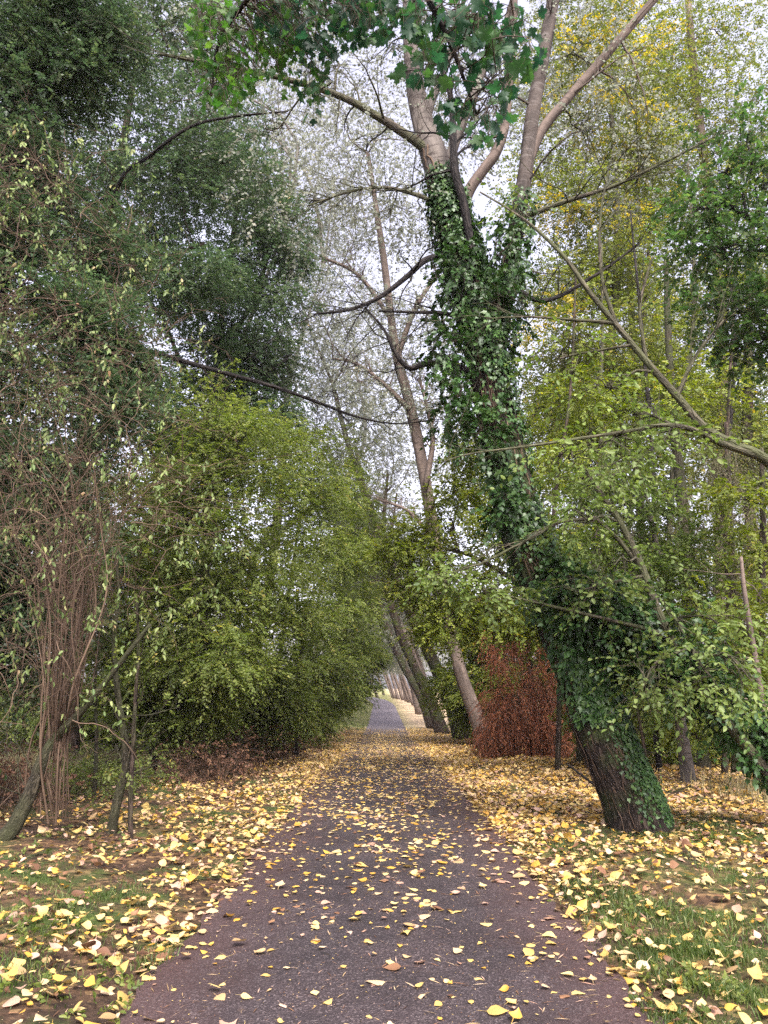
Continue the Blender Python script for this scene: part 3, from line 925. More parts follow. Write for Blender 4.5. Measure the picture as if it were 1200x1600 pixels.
# far poplars beyond the crest, one shape of tree repeated along both sides of the path
def far_poplar(x, y, lean, label, h=15.0, seed=0):
    x0 = float(path_x(y)) + x
    cl = []
    for k in range(12):
        f = R.uniform(.3, 1.05)
        cl.append((lean * f + R.normal(0, 1.0), R.normal(0, 1.0), h * f, R.uniform(1.1, 1.8), R.uniform(1.1, 1.7)))
    z = float(gz(x0, y))
    return pt_tree('leaning_poplar', label, 'tree', (x0, y, 0), (x0 + lean, y, z + h), .24, dict(SP_POP, nsub=10, nspray=17, size=.13, L=.6, k=7, tw=1.5), M['poplar'], M['bark_pink'], cl,
                   group='far leaning poplars beyond the end of the fallen leaves', limbs=12)


fp = [far_poplar(3.7, 58, -5.5, 'pale leaning poplar, third in the far row right of the path'), far_poplar(3.6, 66, -6.0, 'pale leaning poplar, fifth in the far row right of the path')]
ordn = ['third', 'fourth', 'fifth', 'sixth', 'seventh', 'eighth', 'ninth', 'tenth', 'eleventh', 'twelfth']
FARO = ['first', 'second', 'fourth', 'sixth', 'seventh', 'eighth', 'ninth', 'tenth', 'eleventh', 'twelfth', 'thirteenth', 'fourteenth', 'fifteenth', 'sixteenth', 'last']
for k, y in enumerate([50.5, 54, 61.5, 70, 74, 78, 82, 86, 90, 94, 98, 102, 107, 112, 118]):
    x = float(path_x(y)) + 3.6 + R.normal(0, .3)
    copy_tree(fp[k % 2], (x, y, float(gz(x, y))), R.uniform(-.25, .25), 'pale leaning poplar, %s in the far row right of the path' % FARO[k], R.uniform(.9, 1.1))
lp = far_poplar(-5.2, 56, 3.2, 'pale poplar, nearest of the far row left of the path')
for k, y in enumerate([66, 77, 89, 101, 113]):
    x = float(path_x(y)) - 5.4
    copy_tree(lp, (x, y, float(gz(x, y))), R.uniform(-.4, .4), 'pale poplar, %s of the far row left of the path' % (['second'] + ordn)[k], R.uniform(.9, 1.1))

BXY = [(-1, 126), (3, 133), (-6, 138), (8, 130), (-11, 130), (-16, 140), (12, 142), (0, 147), (-4, 152), (6, 150), (-8, 118), (-13, 112), (9, 112), (13, 122), (1.5, 122), (16, 108), (11, 98), (-2.5, 136)]
CNT = ['first', 'second'] + ordn + ['thirteenth', 'fourteenth', 'fifteenth', 'sixteenth', 'seventeenth', 'last']
rank = np.argsort(np.argsort([x / y for x, y in BXY]))
BEND = [CNT[q] for q in rank]
for k, (x, y) in enumerate([(-1, 126), (3, 133), (-6, 138), (8, 130), (-11, 130), (-16, 140), (12, 142), (0, 147), (-4, 152), (6, 150), (-8, 118), (-13, 112), (9, 112), (13, 122), (1.5, 122), (16, 108), (11, 98), (-2.5, 136)]):
    copy_tree(fp[k % 2], (x, y, float(gz(x, y))), R.uniform(0, 6), 'pale poplar at the bend where the path ends, %s from the left' % BEND[k], R.uniform(.8, 1.1))['group'] = 'pale poplars where the path bends away'
for k, y in enumerate([52, 60, 69, 79, 90]):
    x = float(path_x(y)) - 5.2 - R.uniform(0, .6)
    cl = [(R.normal(0, .5), R.normal(0, 1.8), R.uniform(.4, 1.7), R.uniform(.6, .9), .6) for _ in range(9)]
    pt_tree('verge_bush', 'low greyish bush along the far left verge, %s from the camera' % (['first', 'second'] + ordn)[k], 'bush', (x, y, 0), (x, y, float(gz(x, y)) + 2), .05, dict(SP_POP, nsub=9, nspray=16, size=.13), M['poplar'], M['bark_brown'], cl, group='low bushes along the far left verge', limbs=4)

# poplars standing behind the hedge on the left, whose pale crowns reach over the gap
BK = 'tall pale poplars behind the left hedge'
for k, (bx, by, tx, h, lab, cls) in enumerate([
    (-7.5, 27, -4.0, 20, 'tall pale poplar standing behind the left hedge, nearest of three', [(430, 300, 27, 70), (470, 420, 27, 65), (420, 180, 27, 75), (350, 110, 27, 80), (480, 540, 27, 60), (440, 620, 27, 55), (510, 350, 27, 55), (260, 80, 27, 80)]),
    (-7.0, 36, -3.2, 24, 'tall pale poplar standing behind the left hedge, middle of three', [(480, 250, 36, 60), (520, 400, 36, 55), (530, 600, 36, 50), (500, 680, 36, 45), (450, 100, 36, 65), (560, 520, 36, 50), (540, 300, 36, 55)]),
    (-6.0, 46, -2.0, 24, 'tall pale poplar standing behind the left hedge, farthest of three', [(560, 620, 46, 40), (545, 720, 46, 35), (590, 760, 46, 30), (600, 560, 46, 42), (570, 470, 46, 45)])]):
    base = np.array([bx, by, float(gz(bx, by))])
    cm = []
    for (u, v, d, ru) in cls:
        c, s = px(u, v, d); cm.append((*(c - base), ru * s, ru * s * .9))
    pt_tree('tall_poplar', lab, 'tree', base, (tx, by, base[2] + h), .3, dict(SP_POP, nspray=22, size=.088), M['poplar'], M['bark_pale'], cm, group=BK, limbs=12)

# ================================================================== left side
HG = 'green small-leaved trees along the left verge'
SPH = SP_HEDGE
hedge = [
    ('bushy small-leaved tree on dark splitting stems, nearest of the green row on the left', [(240, 1198, 7, 15.5), (241, 1150, 6, 15.5), (250, 1090, 5, 15.4), (262, 1020, 4, 15.3), (275, 930, 3.5, 15.2), (290, 830, 2.6, 15)],
     [(222, 900, 15, 70), (300, 830, 14.6, 80), (210, 800, 15, 70), (260, 965, 14.4, 78), (335, 930, 14.2, 80), (300, 1035, 14.2, 62), (215, 1025, 15, 50), (380, 860, 14.6, 75), (360, 770, 15, 78), (280, 730, 15.2, 70), (350, 1020, 14, 60), (390, 690, 15.4, 66), (320, 640, 15.4, 58), (160, 900, 15.4, 50), (150, 1010, 15.4, 44), (150, 780, 15.4, 54), (250, 1080, 14.6, 40, 30), (320, 1100, 14.6, 36, 34), (200, 1090, 15, 36, 30), (280, 1125, 15, 30, 24)],
     [[(240, 1130, 5, 15.5), (230, 1085, 4, 15.4), (228, 1030, 3.4, 15.2), (215, 950, 2.6, 15), (200, 860, 2, 15)], [(243, 1120, 4.5, 15.4), (270, 1075, 4, 15.2), (300, 1010, 3, 15), (340, 930, 2, 14.6)], [(262, 1020, 4, 15.3), (240, 960, 3, 15.2), (225, 880, 2, 15.2)]]),
    ('bushy small-leaved tree with brambles at its foot, second of the green row on the left', [(352, 1180, 6, 20), (356, 1130, 5, 20), (368, 1070, 4, 20), (385, 980, 3.4, 20), (400, 860, 2.6, 20)],
     [(400, 1000, 19, 66), (430, 900, 19.4, 66), (430, 800, 19.6, 66), (455, 720, 20, 60), (370, 690, 20, 50), (385, 1080, 18.6, 52, 36), (480, 830, 19.6, 60), (440, 1060, 18.6, 46, 40), (470, 960, 19, 52), (500, 760, 20, 46), (350, 1110, 19, 40, 30), (400, 1125, 19, 34, 24), (440, 1115, 19, 34, 24), (375, 1140, 19.4, 30, 18)],
     [[(356, 1130, 4, 20), (340, 1060, 3, 19.8), (345, 980, 2, 19.6)], [(368, 1070, 3.4, 20), (410, 1000, 2.6, 19.6), (440, 930, 2, 19.4)]]),
    ('bushy small-leaved tree beside a short dark stem, third of the left green row', [(418, 1172, 5, 26), (424, 1110, 4, 26), (438, 1020, 3.4, 26), (455, 900, 2.6, 26), (470, 800, 2, 26)],
     [(485, 960, 25, 56), (505, 880, 25, 54), (520, 790, 25.4, 50), (505, 710, 26, 48), (480, 1045, 24.4, 46), (535, 860, 25, 46), (455, 1095, 24.6, 36, 28), (540, 950, 25, 42), (520, 1030, 24.6, 36), (480, 1115, 24.6, 30, 24), (440, 1130, 25, 30, 18), (500, 1130, 25, 22, 14)],
     [[(424, 1110, 3, 26), (450, 1040, 2.4, 25.6), (480, 980, 1.6, 25)]]),
    ('bushy tree with low boughs overhanging the path edge, fourth of the left green row', [(462, 1168, 4.6, 31), (468, 1110, 3.6, 31), (482, 1030, 3, 31), (500, 920, 2.2, 31)],
     [(535, 985, 31, 42), (548, 905, 31, 40), (558, 820, 31, 38), (530, 1055, 30, 34), (505, 1090, 30, 32, 24), (560, 1010, 31, 28), (545, 760, 32, 34)],
     [[(468, 1110, 2.6, 31), (500, 1060, 2, 31), (530, 1010, 1.4, 31)]]),
    ('small bushy tree at the far end of the green row on the left', [(513, 1148, 3.4, 40), (520, 1100, 2.6, 40), (532, 1040, 2, 40), (545, 960, 1.5, 40)],
     [(556, 1050, 40, 26), (542, 1092, 39, 24, 18), (566, 1000, 40, 26), (585, 1030, 39, 16), (568, 940, 40, 26), (575, 1066, 39, 14, 10), (525, 1105, 39, 20, 16), (560, 880, 41, 26)], []),
]
for k, (lab, tr, cls, lbs) in enumerate(hedge):
    sp = dict(SPH, nspray=[25, 25, 23, 21, 20][k], size=[.07, .075, .083, .09, .10][k], nsub=21)
    tree('hedge_tree', lab, 'tree', tr, cls, sp, M['hedge'], M['bark_dark'], limbs=lbs, group=HG, bare=7, nseg=18)

# the tall dark trees behind
DK = 'tall dark trees behind the left hedge'
tree('dark_tree', 'tall dark-leaved tree on the thick pale trunk behind the vine stems', 'tree', [(105, 1192, 17, 17), (108, 1140, 14, 17), (112, 1050, 13, 17), (118, 900, 12, 17), (130, 700, 11, 17), (150, 500, 9, 17), (180, 300, 7, 17), (210, 120, 4, 17)],
     [(180, 90, 17, 80), (280, 60, 17, 76), (100, 60, 16.5, 76), (60, 180, 16, 70), (200, 200, 17, 78), (300, 170, 17, 76), (150, 300, 16.5, 76), (260, 320, 17, 76), (350, 270, 17, 70), (120, 420, 16, 70), (230, 450, 16.5, 72), (180, 560, 16, 72), (80, 540, 16, 70), (200, 670, 16, 66), (100, 680, 16, 66), (60, 320, 16, 66), (230, 0, 17, 80), (250, 250, 17, 66), (300, 430, 17, 60), (240, 380, 17, 60), (180, 380, 16.6, 60), (330, 50, 17.4, 60)],
     dict(SP_DARK, nspray=38), M['dark'], M['bark_brown'],
     limbs=[[(128, 720, 9, 17), (180, 640, 6, 16.5), (240, 560, 4, 16)], [(150, 500, 7, 17), (230, 420, 5, 17), (320, 380, 3, 17)], [(180, 300, 6, 17), (260, 230, 4, 17), (330, 160, 2.6, 17)], [(165, 400, 6, 17), (110, 330, 4, 16.6), (60, 250, 2.6, 16.4)]], group=DK)
tree('dark_tree', 'tall dark-leaved tree whose crown edge meets the open sky over the path', 'tree', [(330, 1182, 9, 21.5), (325, 1100, 8, 21.5), (320, 950, 7, 21.5), (325, 750, 7, 21.5), (340, 550, 6, 21), (360, 400, 4, 21), (380, 250, 2.5, 21)],
     [(390, 270, 21, 52), (420, 350, 21, 56), (340, 400, 20.5, 66), (320, 500, 20.5, 66), (410, 460, 21, 56), (430, 560, 21, 46), (350, 590, 20.5, 62), (270, 620, 20, 60), (420, 640, 21, 46), (300, 330, 21, 60), (365, 200, 21, 50), (330, 680, 20.5, 56), (380, 420, 21, 56), (340, 470, 20.6, 60), (300, 250, 20.6, 60), (400, 540, 21, 56), (320, 560, 20.6, 56), (440, 400, 21, 40), (400, 310, 21, 46)],
     dict(SP_DARK, nspray=38, size=.085), M['dark'], M['bark_dark'],
     limbs=[[(340, 560, 5, 21), (390, 480, 3.6, 21), (420, 400, 2.2, 21)], [(330, 660, 5, 21), (280, 560, 3.6, 20.6), (250, 480, 2.2, 20.4)], [(335, 620, 5, 21), (390, 600, 3.6, 20.8), (450, 560, 2, 20.6)]], group=DK)
# the second wood on the left, only seen through the gaps
for k, (bx, by, h, lab) in enumerate([(-15, 26, 15, 'dim tree deep in the left wood, nearest behind the tall dark trees'), (-11, 34, 14, 'dim tree deep in the left wood behind the second green tree'), (-19, 36, 17, 'dim tree farthest left in the deep wood')]):
    cl = [(R.normal(0, 2.2), R.normal(0, 1.5), R.uniform(.25, 1) * h, R.uniform(1.4, 2.2), R.uniform(1.2, 1.8)) for _ in range(20)]
    pt_tree('wood_tree', lab, 'tree', (bx, by, 0), (bx + R.normal(0, 1), by, h), .28, dict(SP_DARK, nsub=12, nspray=26, size=.15, L=.5), M['hedge'], M['bark_brown'], cl, group='dim trees deep in the left wood')
for k, (u, v, d, rr_, lab) in enumerate([(190, 1130, 24, 1.5, 'bright green bush glimpsed between the left saplings and the dark stems'), (60, 1120, 22, 1.6, 'low green bush behind the tall dry grass on the left'), (320, 1130, 27, 1.5, 'low green bush behind the brambles'), (-60, 1050, 20, 2.2, 'shadowy bush at the far left edge of the wood')]):
    p = base_px(u, v, d)
    cl = [(R.normal(0, rr_ * .6), R.normal(0, .5), R.uniform(.5, 2.2), rr_ * .55, rr_ * .45) for _ in range(8)]
    pt_tree('wood_bush', lab, 'bush', p, p + np.array([0, 0, 2.5]), .05, dict(SP_LIME, nsub=12, nspray=24, size=.09), M['lime' if k < 1 else 'hedge'], M['bark_brown'], cl, group='bushes deep in the left wood', limbs=4)

# the ivy-clad tree at the left edge and the climber that hangs on it
r_, Qh, rh, _l = tree('ivy_tree', 'dark ivy-covered tree at the left edge behind the tangled climber', 'tree', [(-70, 1275, 22, 9.6), (-62, 1180, 20, 9.6), (-50, 1000, 19, 9.6), (-30, 750, 18, 9.6), (-8, 500, 17, 9.6), (8, 300, 15, 9.6), (20, 120, 12, 9.6), (28, -60, 8, 9.6)],
     [(70, 40, 9.6, 70), (0, 60, 9.6, 70), (130, 20, 9.8, 60), (40, 150, 9.6, 60), (110, 120, 9.8, 56), (170, 70, 10, 50), (20, -80, 9.6, 90), (60, 260, 9.8, 56), (10, 350, 9.6, 56), (60, 450, 9.8, 60), (30, 580, 9.8, 66), (60, 720, 9.8, 60), (20, 840, 9.8, 64), (40, 960, 9.8, 52), (110, 350, 10.4, 60), (140, 500, 10.4, 60), (150, 620, 10.4, 58), (100, 830, 10.4, 60), (130, 720, 10.4, 60), (30, 1050, 10.4, 50), (-10, 700, 10, 60), (-10, 950, 10, 56), (90, 940, 10.6, 46), (190, 400, 10.8, 50), (200, 560, 10.8, 44)],
     dict(SP_DARK, nspray=44, size=.062, nsub=15), M['dark'], M['bark_dark'])
iv = Acc(); ivy_skin(iv, Qh, rh, 7000, .1, .98, CAMDIR, 1.4, .18, .075, lump=.2); iv.build('ivy', M['ivy'], [c for c in r_.children if c.name.startswith('trunk')][0])

# long bare bough of the dark tree that reaches over towards the path
VN = empty('climbing_vine', base_px(87, 1170, 8.3), 'tangled brown climber with pale drooping leaves hanging on the left edge tree', 'climber')
b = Acc()
Pl, rl = line_px([(-30, 1345, 15, 8.3), (12, 1304, 14, 8.3), (40, 1256, 11, 8.3), (68, 1186, 10, 8.3), (88, 1152, 9, 8.3), (112, 1128, 7, 8.2), (150, 1085, 5, 8.1), (200, 1020, 3.5, 8.0), (235, 975, 2.4, 8.0)])
Pl[0, 2] = float(gz(Pl[0, 0], Pl[0, 1])) - .1
Ql, rl = smooth_line(Pl, rl, 46); tube(b, Ql, rl, 12, 0, .5, .12)
for _ in range(9):
    i = R.integers(8, 30); grow(b, Ql[i], R.normal(0, .6, 3) + np.array([.2, 0, .9]), R.uniform(.5, 1.2), .008, 2, kids=3)
b.build('trunk', M['bark_moss'], VN)
b = Acc()
def vstem(spec, r0, r1, n=20, jit=.02):
    Pl = np.array([px(u, v, d)[0] for u, v, d in spec]); Pl[1:] += R.normal(0, jit, Pl[1:].shape)
    Q_ = catmull(Pl, n); tube(b, Q_, np.linspace(r0, r1, n), 5, 0, R.random(), cap=False); return Q_
for k in range(78):
    u0 = R.normal(98, 15); d0 = 8.25 + R.normal(0, .14)
    u2 = 112 + (u0 - 98) * 1.7 + R.normal(0, 12); u3 = u2 + R.normal(10, 55); u4 = u3 + R.normal(10, 120)
    d4 = d0 + R.normal(-.1, .5)
    v4 = R.uniform(560, 860)
    r0 = .0025 + .012 * R.random() ** 2.2
    ub = 88 + (u0 - 98) * .45 + R.normal(0, 6)
    vb = R.uniform(1135, 1190)
    pts = [(ub, vb, 8.28)] if R.random() < .6 else [(ub + R.normal(-10, 26), R.uniform(1245, 1290), 8.4), (ub, 1170, 8.3)]
    vstem(pts + [(u0, 1060, d0), (u2, 930, d0 + R.normal(0, .1)), (u3, 830 - R.uniform(0, 60), (d0 + d4) / 2), (u4, v4, d4)], r0, .002, 30, .04)
    if R.random() < .9:
        q_ = px(u0 + R.normal(0, 12), R.uniform(900, 1080), d0)[0]
        grow(b, q_, R.normal(0, .6, 3) + np.array([.1, -.2, .5]), R.uniform(.3, .8), .003, 1, kids=4, sides=4)
b.build('stem_bundle', M['vine_stem'], VN)
b = Acc()
vpts = []
for k in range(640):
    if R.random() < .78:
        v = R.uniform(190, 930); um = np.interp(v, [190, 350, 560, 760, 930], [110, 210, 290, 300, 220])
        u = R.uniform(-60, um)
    else:
        v = R.uniform(450, 1150); u = R.uniform(-60, 120)
    p, s = px(u, v, 8.3 + R.normal(0, .45))
    d = unit(R.normal(0, 1, 3) * np.array([1, .5, .8]))
    L = R.uniform(.4, 1.3); n = 16
    P_ = [p]
    for _ in range(n - 1):
        d = unit(d + R.normal(0, .22, 3) + np.array([0, 0, -.045])); P_.append(P_[-1] + d * L / (n - 1))
    P_ = np.array(P_)
    tube(b, P_, np.linspace(R.uniform(.0025, .0065), .0016, n), 4, 0, R.random(), cap=False)
    if R.random() < .6: vpts.append(P_[R.integers(5, n)])
    for _ in range(2):
        i = R.integers(3, n); grow(b, P_[i], R.normal(0, 1, 3), R.uniform(.1, .35), .002, 1, kids=2, sides=3, up=-.1)
b.build('tangle', M['vine_stem'], VN)
lf = Acc()
vp = [p for p in vpts]
for k in range(34):
    vp.append(px(R.uniform(10, 210), R.uniform(840, 1120), 8.1 + R.normal(0, .3))[0])
for k in range(240):
    v = R.uniform(180, 1050); u = R.uniform(-10, np.interp(v, [180, 320, 560, 800, 950], [130, 250, 340, 350, 330]))
    vp.append(px(u, v, 8.0 + R.normal(0, .5))[0])
for (u, v) in [(315, 930), (340, 840), (300, 835), (285, 820), (235, 330), (215, 255), (180, 470), (160, 560), (110, 500), (60, 230), (35, 235), (330, 860), (205, 215), (270, 445), (225, 300)]:
    for _ in range(3): vp.append(px(u + R.normal(0, 6), v + R.normal(0, 8), 7.8)[0])
vp = np.array(vp)
D = R.normal(0, .5, vp.shape) + np.array([0, 0, -.7])
vp = vp[R.random(len(vp)) < .62]; D = D[:len(vp)]
sprays(lf, vp, D, .18, 5, .066, T_oval(.25, .1, .25), droop=.3, ang=50, ldroop=.9, jit=.6, gap=.2)
vp2 = vp[R.integers(0, len(vp), 320)] + R.normal(0, .16, (320, 3))
sprays(lf, vp2, R.normal(0, .5, vp2.shape) + np.array([0, 0, -.4]), .15, 5, .05, T_oval(.28, .1, .2), ldroop=.6, jit=.7, gap=.2)
lf.build('leaves', [M['vine'], M['twig'], M['bark_limb']], VN)

# long dark bough, belonging to the nearer dark tree, hung with dead climbers
root = bpy.data.objects['dark_tree']
for spec in ([(125, 600, 7, 17), (170, 545, 7, 13), (200, 541, 6.5, 11.5), (240, 551, 6, 11.2), (330, 577, 5.2, 11.2), (430, 605, 4.2, 11.2), (500, 630, 3.4, 11.3), (560, 652, 2.4, 11.4), (620, 662, 1.5, 11.5), (680, 655, 1, 11.6)],
             [(150, 420, 5, 17), (185, 290, 4.6, 12.5), (235, 243, 4.2, 10.5), (300, 197, 3.4, 10.2), (370, 182, 2.8, 10.2), (450, 174, 1.6, 10.2)]):
    Pl, rl = line_px(spec); Ql, rl = smooth_line(Pl, rl * .72, 60)
    b = Acc(); tube(b, Ql, rl, 8, 0, .4, .06)
    for _ in range(34 if spec[0][1] == 600 else 9):
        i = R.integers(18, 59); d = unit(Ql[min(i + 1, 59)] - Ql[i - 1])
        grow(b, Ql[i], d * .8 + R.normal(0, .5, 3) + np.array([0, 0, -.15]), R.uniform(.4, 1.3), .007, 2, kids=4, up=-.12, sides=4)
    b.build('branch', M['bark_dark'], root)

# thin saplings on the left verge
def sapling(name, label, spec, barkm, twigs, leafm, nl, group=None, size=.05):
    Pl, rl = line_px(spec); Pl[0, 2] = float(gz(Pl[0, 0], Pl[0, 1])) - .08
    root = empty(name, (Pl[0, 0], Pl[0, 1], Pl[0, 2] + .08), label, 'sapling', group)
    Ql, rl = smooth_line(Pl, rl, 34); b = Acc(); tube(b, Ql, rl, 9, 0, R.random(), .14)
    ends = []
    for _ in range(twigs):
        i = R.integers(9, 33); grow(b, Ql[i], R.normal(0, .8, 3) + np.array([0, 0, .5]), R.uniform(.25, .8), max(rl[i] * .35, .003), 1, kids=3, ends=ends, sides=4)
    b.build('trunk', barkm, root)
    if nl and ends:
        e = np.array([p for p, _ in ends]); dd = np.array([d for _, d in ends])
        k = R.integers(0, len(e), nl); lf = Acc()
        sprays(lf, e[k] + R.normal(0, .06, (nl, 3)), dd[k] + R.normal(0, .4, (nl, 3)), .2, 6, size, OVAL, ldroop=.3)
        lf.build('leaves', [leafm, M['twig'], M['bark_limb']], root)
    return root
SG = 'thin saplings on the left verge'
sapling('sapling', 'mossy crooked sapling, thicker of the pair on the left verge', [(172, 1304, 8, 8.8), (181, 1262, 7, 8.8), (190, 1225, 6.5, 8.8), (198, 1183, 6, 8.8), (188, 1113, 5, 8.8), (181, 1061, 4.5, 8.8), (178, 994, 4, 8.8), (186, 930, 3, 8.8), (180, 860, 2, 8.8)], M['bark_moss'], 16, M['hedge'], 60, SG)
sapling('sapling', 'thin bare brown sapling close against the mossy one', [(205, 1312, 4, 8.7), (204, 1250, 3.6, 8.7), (207, 1180, 3.4, 8.75), (211, 1100, 3, 8.8), (216, 1020, 2.6, 8.8), (214, 940, 2, 8.8)], M['bark_brown'], 14, M['hedge'], 40, SG)
sapling('sapling', 'short dark upright stem at the verge below the third green tree', [(462, 1192, 5.5, 20.5), (461, 1150, 5, 20.5), (463, 1100, 4.2, 20.5), (468, 1040, 3, 20.4), (474, 980, 2, 20.2)], M['bark_dark'], 10, M['hedge'], 50, SG)
sapling('sapling', 'broken grey stump stem among the brambles on the left', [(369, 1212, 5, 15), (370, 1190, 4.5, 15), (371, 1165, 4, 15), (373, 1150, 3, 15)], M['bark_moss'], 4, M['hedge'], 0, SG)
sapling('sapling', 'slim green-barked sapling between the vine bundle and the mossy pair', [(150, 1210, 3, 12), (151, 1150, 2.6, 12), (148, 1080, 2.4, 12), (155, 1000, 2, 12), (150, 930, 1.5, 12)], M['bark_moss'], 14, M['hedge'], 70, SG)

# brambles and tall dry grass under the left trees
def thicket(name, label, cat, u0, u1, v, d0, d1, h, n, barkm, leafm, size, seed_=0, group=None, nl=8):
    c = base_px((u0 + u1) / 2, v, (d0 + d1) / 2)
    root = empty(name, c, label, cat, group); b = Acc(); ends = []
    for _ in range(n):
        d = R.uniform(d0, d1); p = px(R.uniform(u0, u1), v, d)[0]; p[2] = float(gz(p[0], p[1])) - .03
        grow(b, p, R.normal(0, .55, 3) * np.array([1, 1, .3]) + np.array([0, 0, .9]), h * R.uniform(.5, 1.2), .005, 1, kids=4, ends=ends, sides=4, up=-.25, wig=.14)
    b.build('sprays', barkm, root)  # the branching bramble canes; their leaves are a separate part
    e = np.array([p for p, _ in ends]); dd = np.array([q for _, q in ends])
    k = R.integers(0, len(e), len(e) * nl // 3); lf = Acc()
    sprays(lf, e[k] + R.normal(0, .1, (len(k), 3)), dd[k] + R.normal(0, .6, (len(k), 3)) + np.array([0, 0, -.3]), .2, 6, size, OVAL, ldroop=.5, jit=.8)
    lf.build('leaves', [leafm, M['twig'], M['bark_limb']], root)
    return root
thicket('bramble_thicket', 'dry russet bramble heap at the foot of the dark stems, left verge', 'bramble', 270, 372, 1180, 13.6, 15.2, .75, 130, M['vine_stem'], M['bracken'], .05, nl=4)
thicket('bramble_thicket', 'dark bramble under the second and third green trees', 'bramble', 380, 470, 1180, 18, 22, .8, 110, M['twig'], M['bracken'], .05, nl=3)
thicket('bramble_thicket', 'low green bramble between the left saplings and the tall dry grass', 'bramble', 110, 230, 1200, 11.5, 14, .5, 90, M['twig'], M['hedge'], .05, nl=5)
thicket('bramble_thicket', 'brown bramble with dead leaves at the left edge of the ground', 'bramble', -40, 60, 1230, 10, 12, .7, 90, M['vine_stem'], M['bracken'], .05, nl=3)

# ================================================================== right side
# dead conifer
p0 = base_px(830, 1182, 21.5)
root = empty('dead_conifer', p0, 'dead russet conifer with drooping red-brown sprays behind the big ivy tree', 'tree')
b = Acc(); Pl, rl = line_px([(838, 1186, 9, 21.5), (834, 1120, 7, 21.5), (828, 1040, 5, 21.5), (818, 960, 3, 21.5), (806, 880, 1.6, 21.5)]); Pl[0, 2] = p0[2] - .1
Ql, rl = smooth_line(Pl, rl, 30); tube(b, Ql, rl, 9, 0, .5, .08); b.build('trunk', M['bark_brown'], root)
lf, wd = Acc(), Acc()
for k in range(54):
    if k < 40:
        v = R.uniform(1088, 1172); u = 830 + R.uniform(-1, 1) * np.interp(v, [1088, 1172], [70, 84])
    else:
        v = R.uniform(985, 1090); u = R.choice([782, 800, 822, 845, 868]) + R.normal(0, 7)
    c, s = px(u, v, 20.8 + R.normal(0, .8))
    ru = R.uniform(10, 20)
    clump(lf, wd, Ql[4:], c, np.array([ru, ru, ru * 1.3]) * s, dict(nsub=6, nspray=18, L=.42, k=15, size=.082, tpl=T_diamond(.11, .02), flat=1.4, droop=.95, ldroop=.9, ang=34, lift=-.8, sig=.36, jit=.8), R.uniform(.4, 1.3))
lf.build('needles', [M['red'], M['twig'], M['bark_limb']], root)

LM = 'leafy understorey trees behind the big ivy tree'
tree('hazel_tree', 'bright yellow-green tree low in front of the slender poplars', 'tree', [(955, 1197, 8, 16), (925, 1150, 7, 16), (890, 1060, 5, 16), (840, 960, 4, 16), (785, 860, 3, 16)],
     [(690, 800, 16, 58), (742, 850, 16, 66), (665, 865, 16, 48), (705, 920, 16, 56), (780, 915, 16, 56), (640, 840, 16, 34), (742, 760, 16, 46), (690, 985, 16.5, 42), (765, 985, 15.6, 40), (735, 700, 16, 34), (790, 830, 15.4, 44), (655, 915, 16, 30), (720, 960, 15.8, 44), (800, 965, 15.6, 34, 22), (842, 985, 15.6, 30, 20)],
     dict(SP_LIME, nspray=22), M['lime'], M['bark_brown'], limbs=[[(865, 1010, 4, 16), (780, 960, 3, 16), (690, 910, 2, 16)], [(815, 915, 4, 16), (740, 870, 3, 16), (660, 850, 1.8, 16)]], group=LM, bare=2)
tree('shade_tree', 'dark green bush filling the space behind the row of slender trunks', 'tree', [(770, 1166, 6, 29), (768, 1110, 5, 29), (760, 1020, 4, 29), (750, 930, 3, 29)],
     [(740, 1050, 29, 44), (775, 1000, 29, 46), (720, 1000, 29, 36), (765, 1090, 28, 40), (800, 1060, 28, 40), (735, 1110, 29, 26), (700, 960, 30, 34), (690, 1080, 32, 22), (745, 950, 29, 40), (810, 980, 28, 44), (712, 1060, 31, 28)],
     dict(SP_HEDGE, nspray=44, size=.085), M['lime'], M['bark_dark'], group=LM)
under = [
    ('understorey tree on the pale short trunk right of the big ivy tree', [(1076, 1222, 10, 14), (1068, 1160, 9, 14), (1060, 1100, 8, 14), (1050, 1000, 6, 14), (1035, 900, 5, 14), (1015, 800, 3.5, 14)], 'bark_pale',
     [(1000, 1000, 13.5, 56), (1050, 930, 13.5, 60), (980, 900, 13.5, 60), (930, 850, 13.5, 55), (1040, 830, 13.5, 58), (990, 780, 13.5, 55), (930, 760, 13.5, 52), (1080, 1010, 13.4, 50), (1000, 700, 13.5, 50), (1090, 880, 13.6, 50), (1030, 1090, 13, 40, 26)]),
    ('understorey tree on the mossy yellow-streaked trunk at the right', [(1094, 1202, 13, 17), (1092, 1140, 11, 17), (1086, 1060, 9, 17), (1075, 900, 8, 17), (1062, 750, 8, 17), (1052, 650, 7, 17), (1044, 520, 5, 17), (1040, 400, 3, 17)], 'bark_moss',
     [(1120, 1080, 16.5, 56), (1160, 1000, 16.5, 60), (1100, 960, 17, 56), (1180, 900, 16.6, 56), (960, 1060, 16.5, 50), (900, 1000, 17, 46), (1140, 860, 17, 54), (1000, 640, 17, 60), (1080, 600, 17, 60), (930, 640, 17, 55), (880, 720, 17, 52), (870, 840, 17, 50), (1060, 1130, 16, 40, 24), (960, 1110, 16.4, 40, 24), (880, 620, 17, 45)]),
    ('understorey tree at the right edge behind the ivy-covered leaning stem', [(1185, 1180, 8, 12.5), (1182, 1100, 7, 12.5), (1188, 980, 6, 12.5), (1192, 850, 5, 12.5), (1190, 700, 3, 12.5)], 'bark_brown',
     [(1180, 1060, 12, 52), (1150, 940, 12, 46), (1190, 960, 12.3, 50), (1215, 860, 12.3, 60), (1160, 780, 12.5, 46), (1215, 1100, 12, 46), (1130, 1030, 12, 38)]),
]
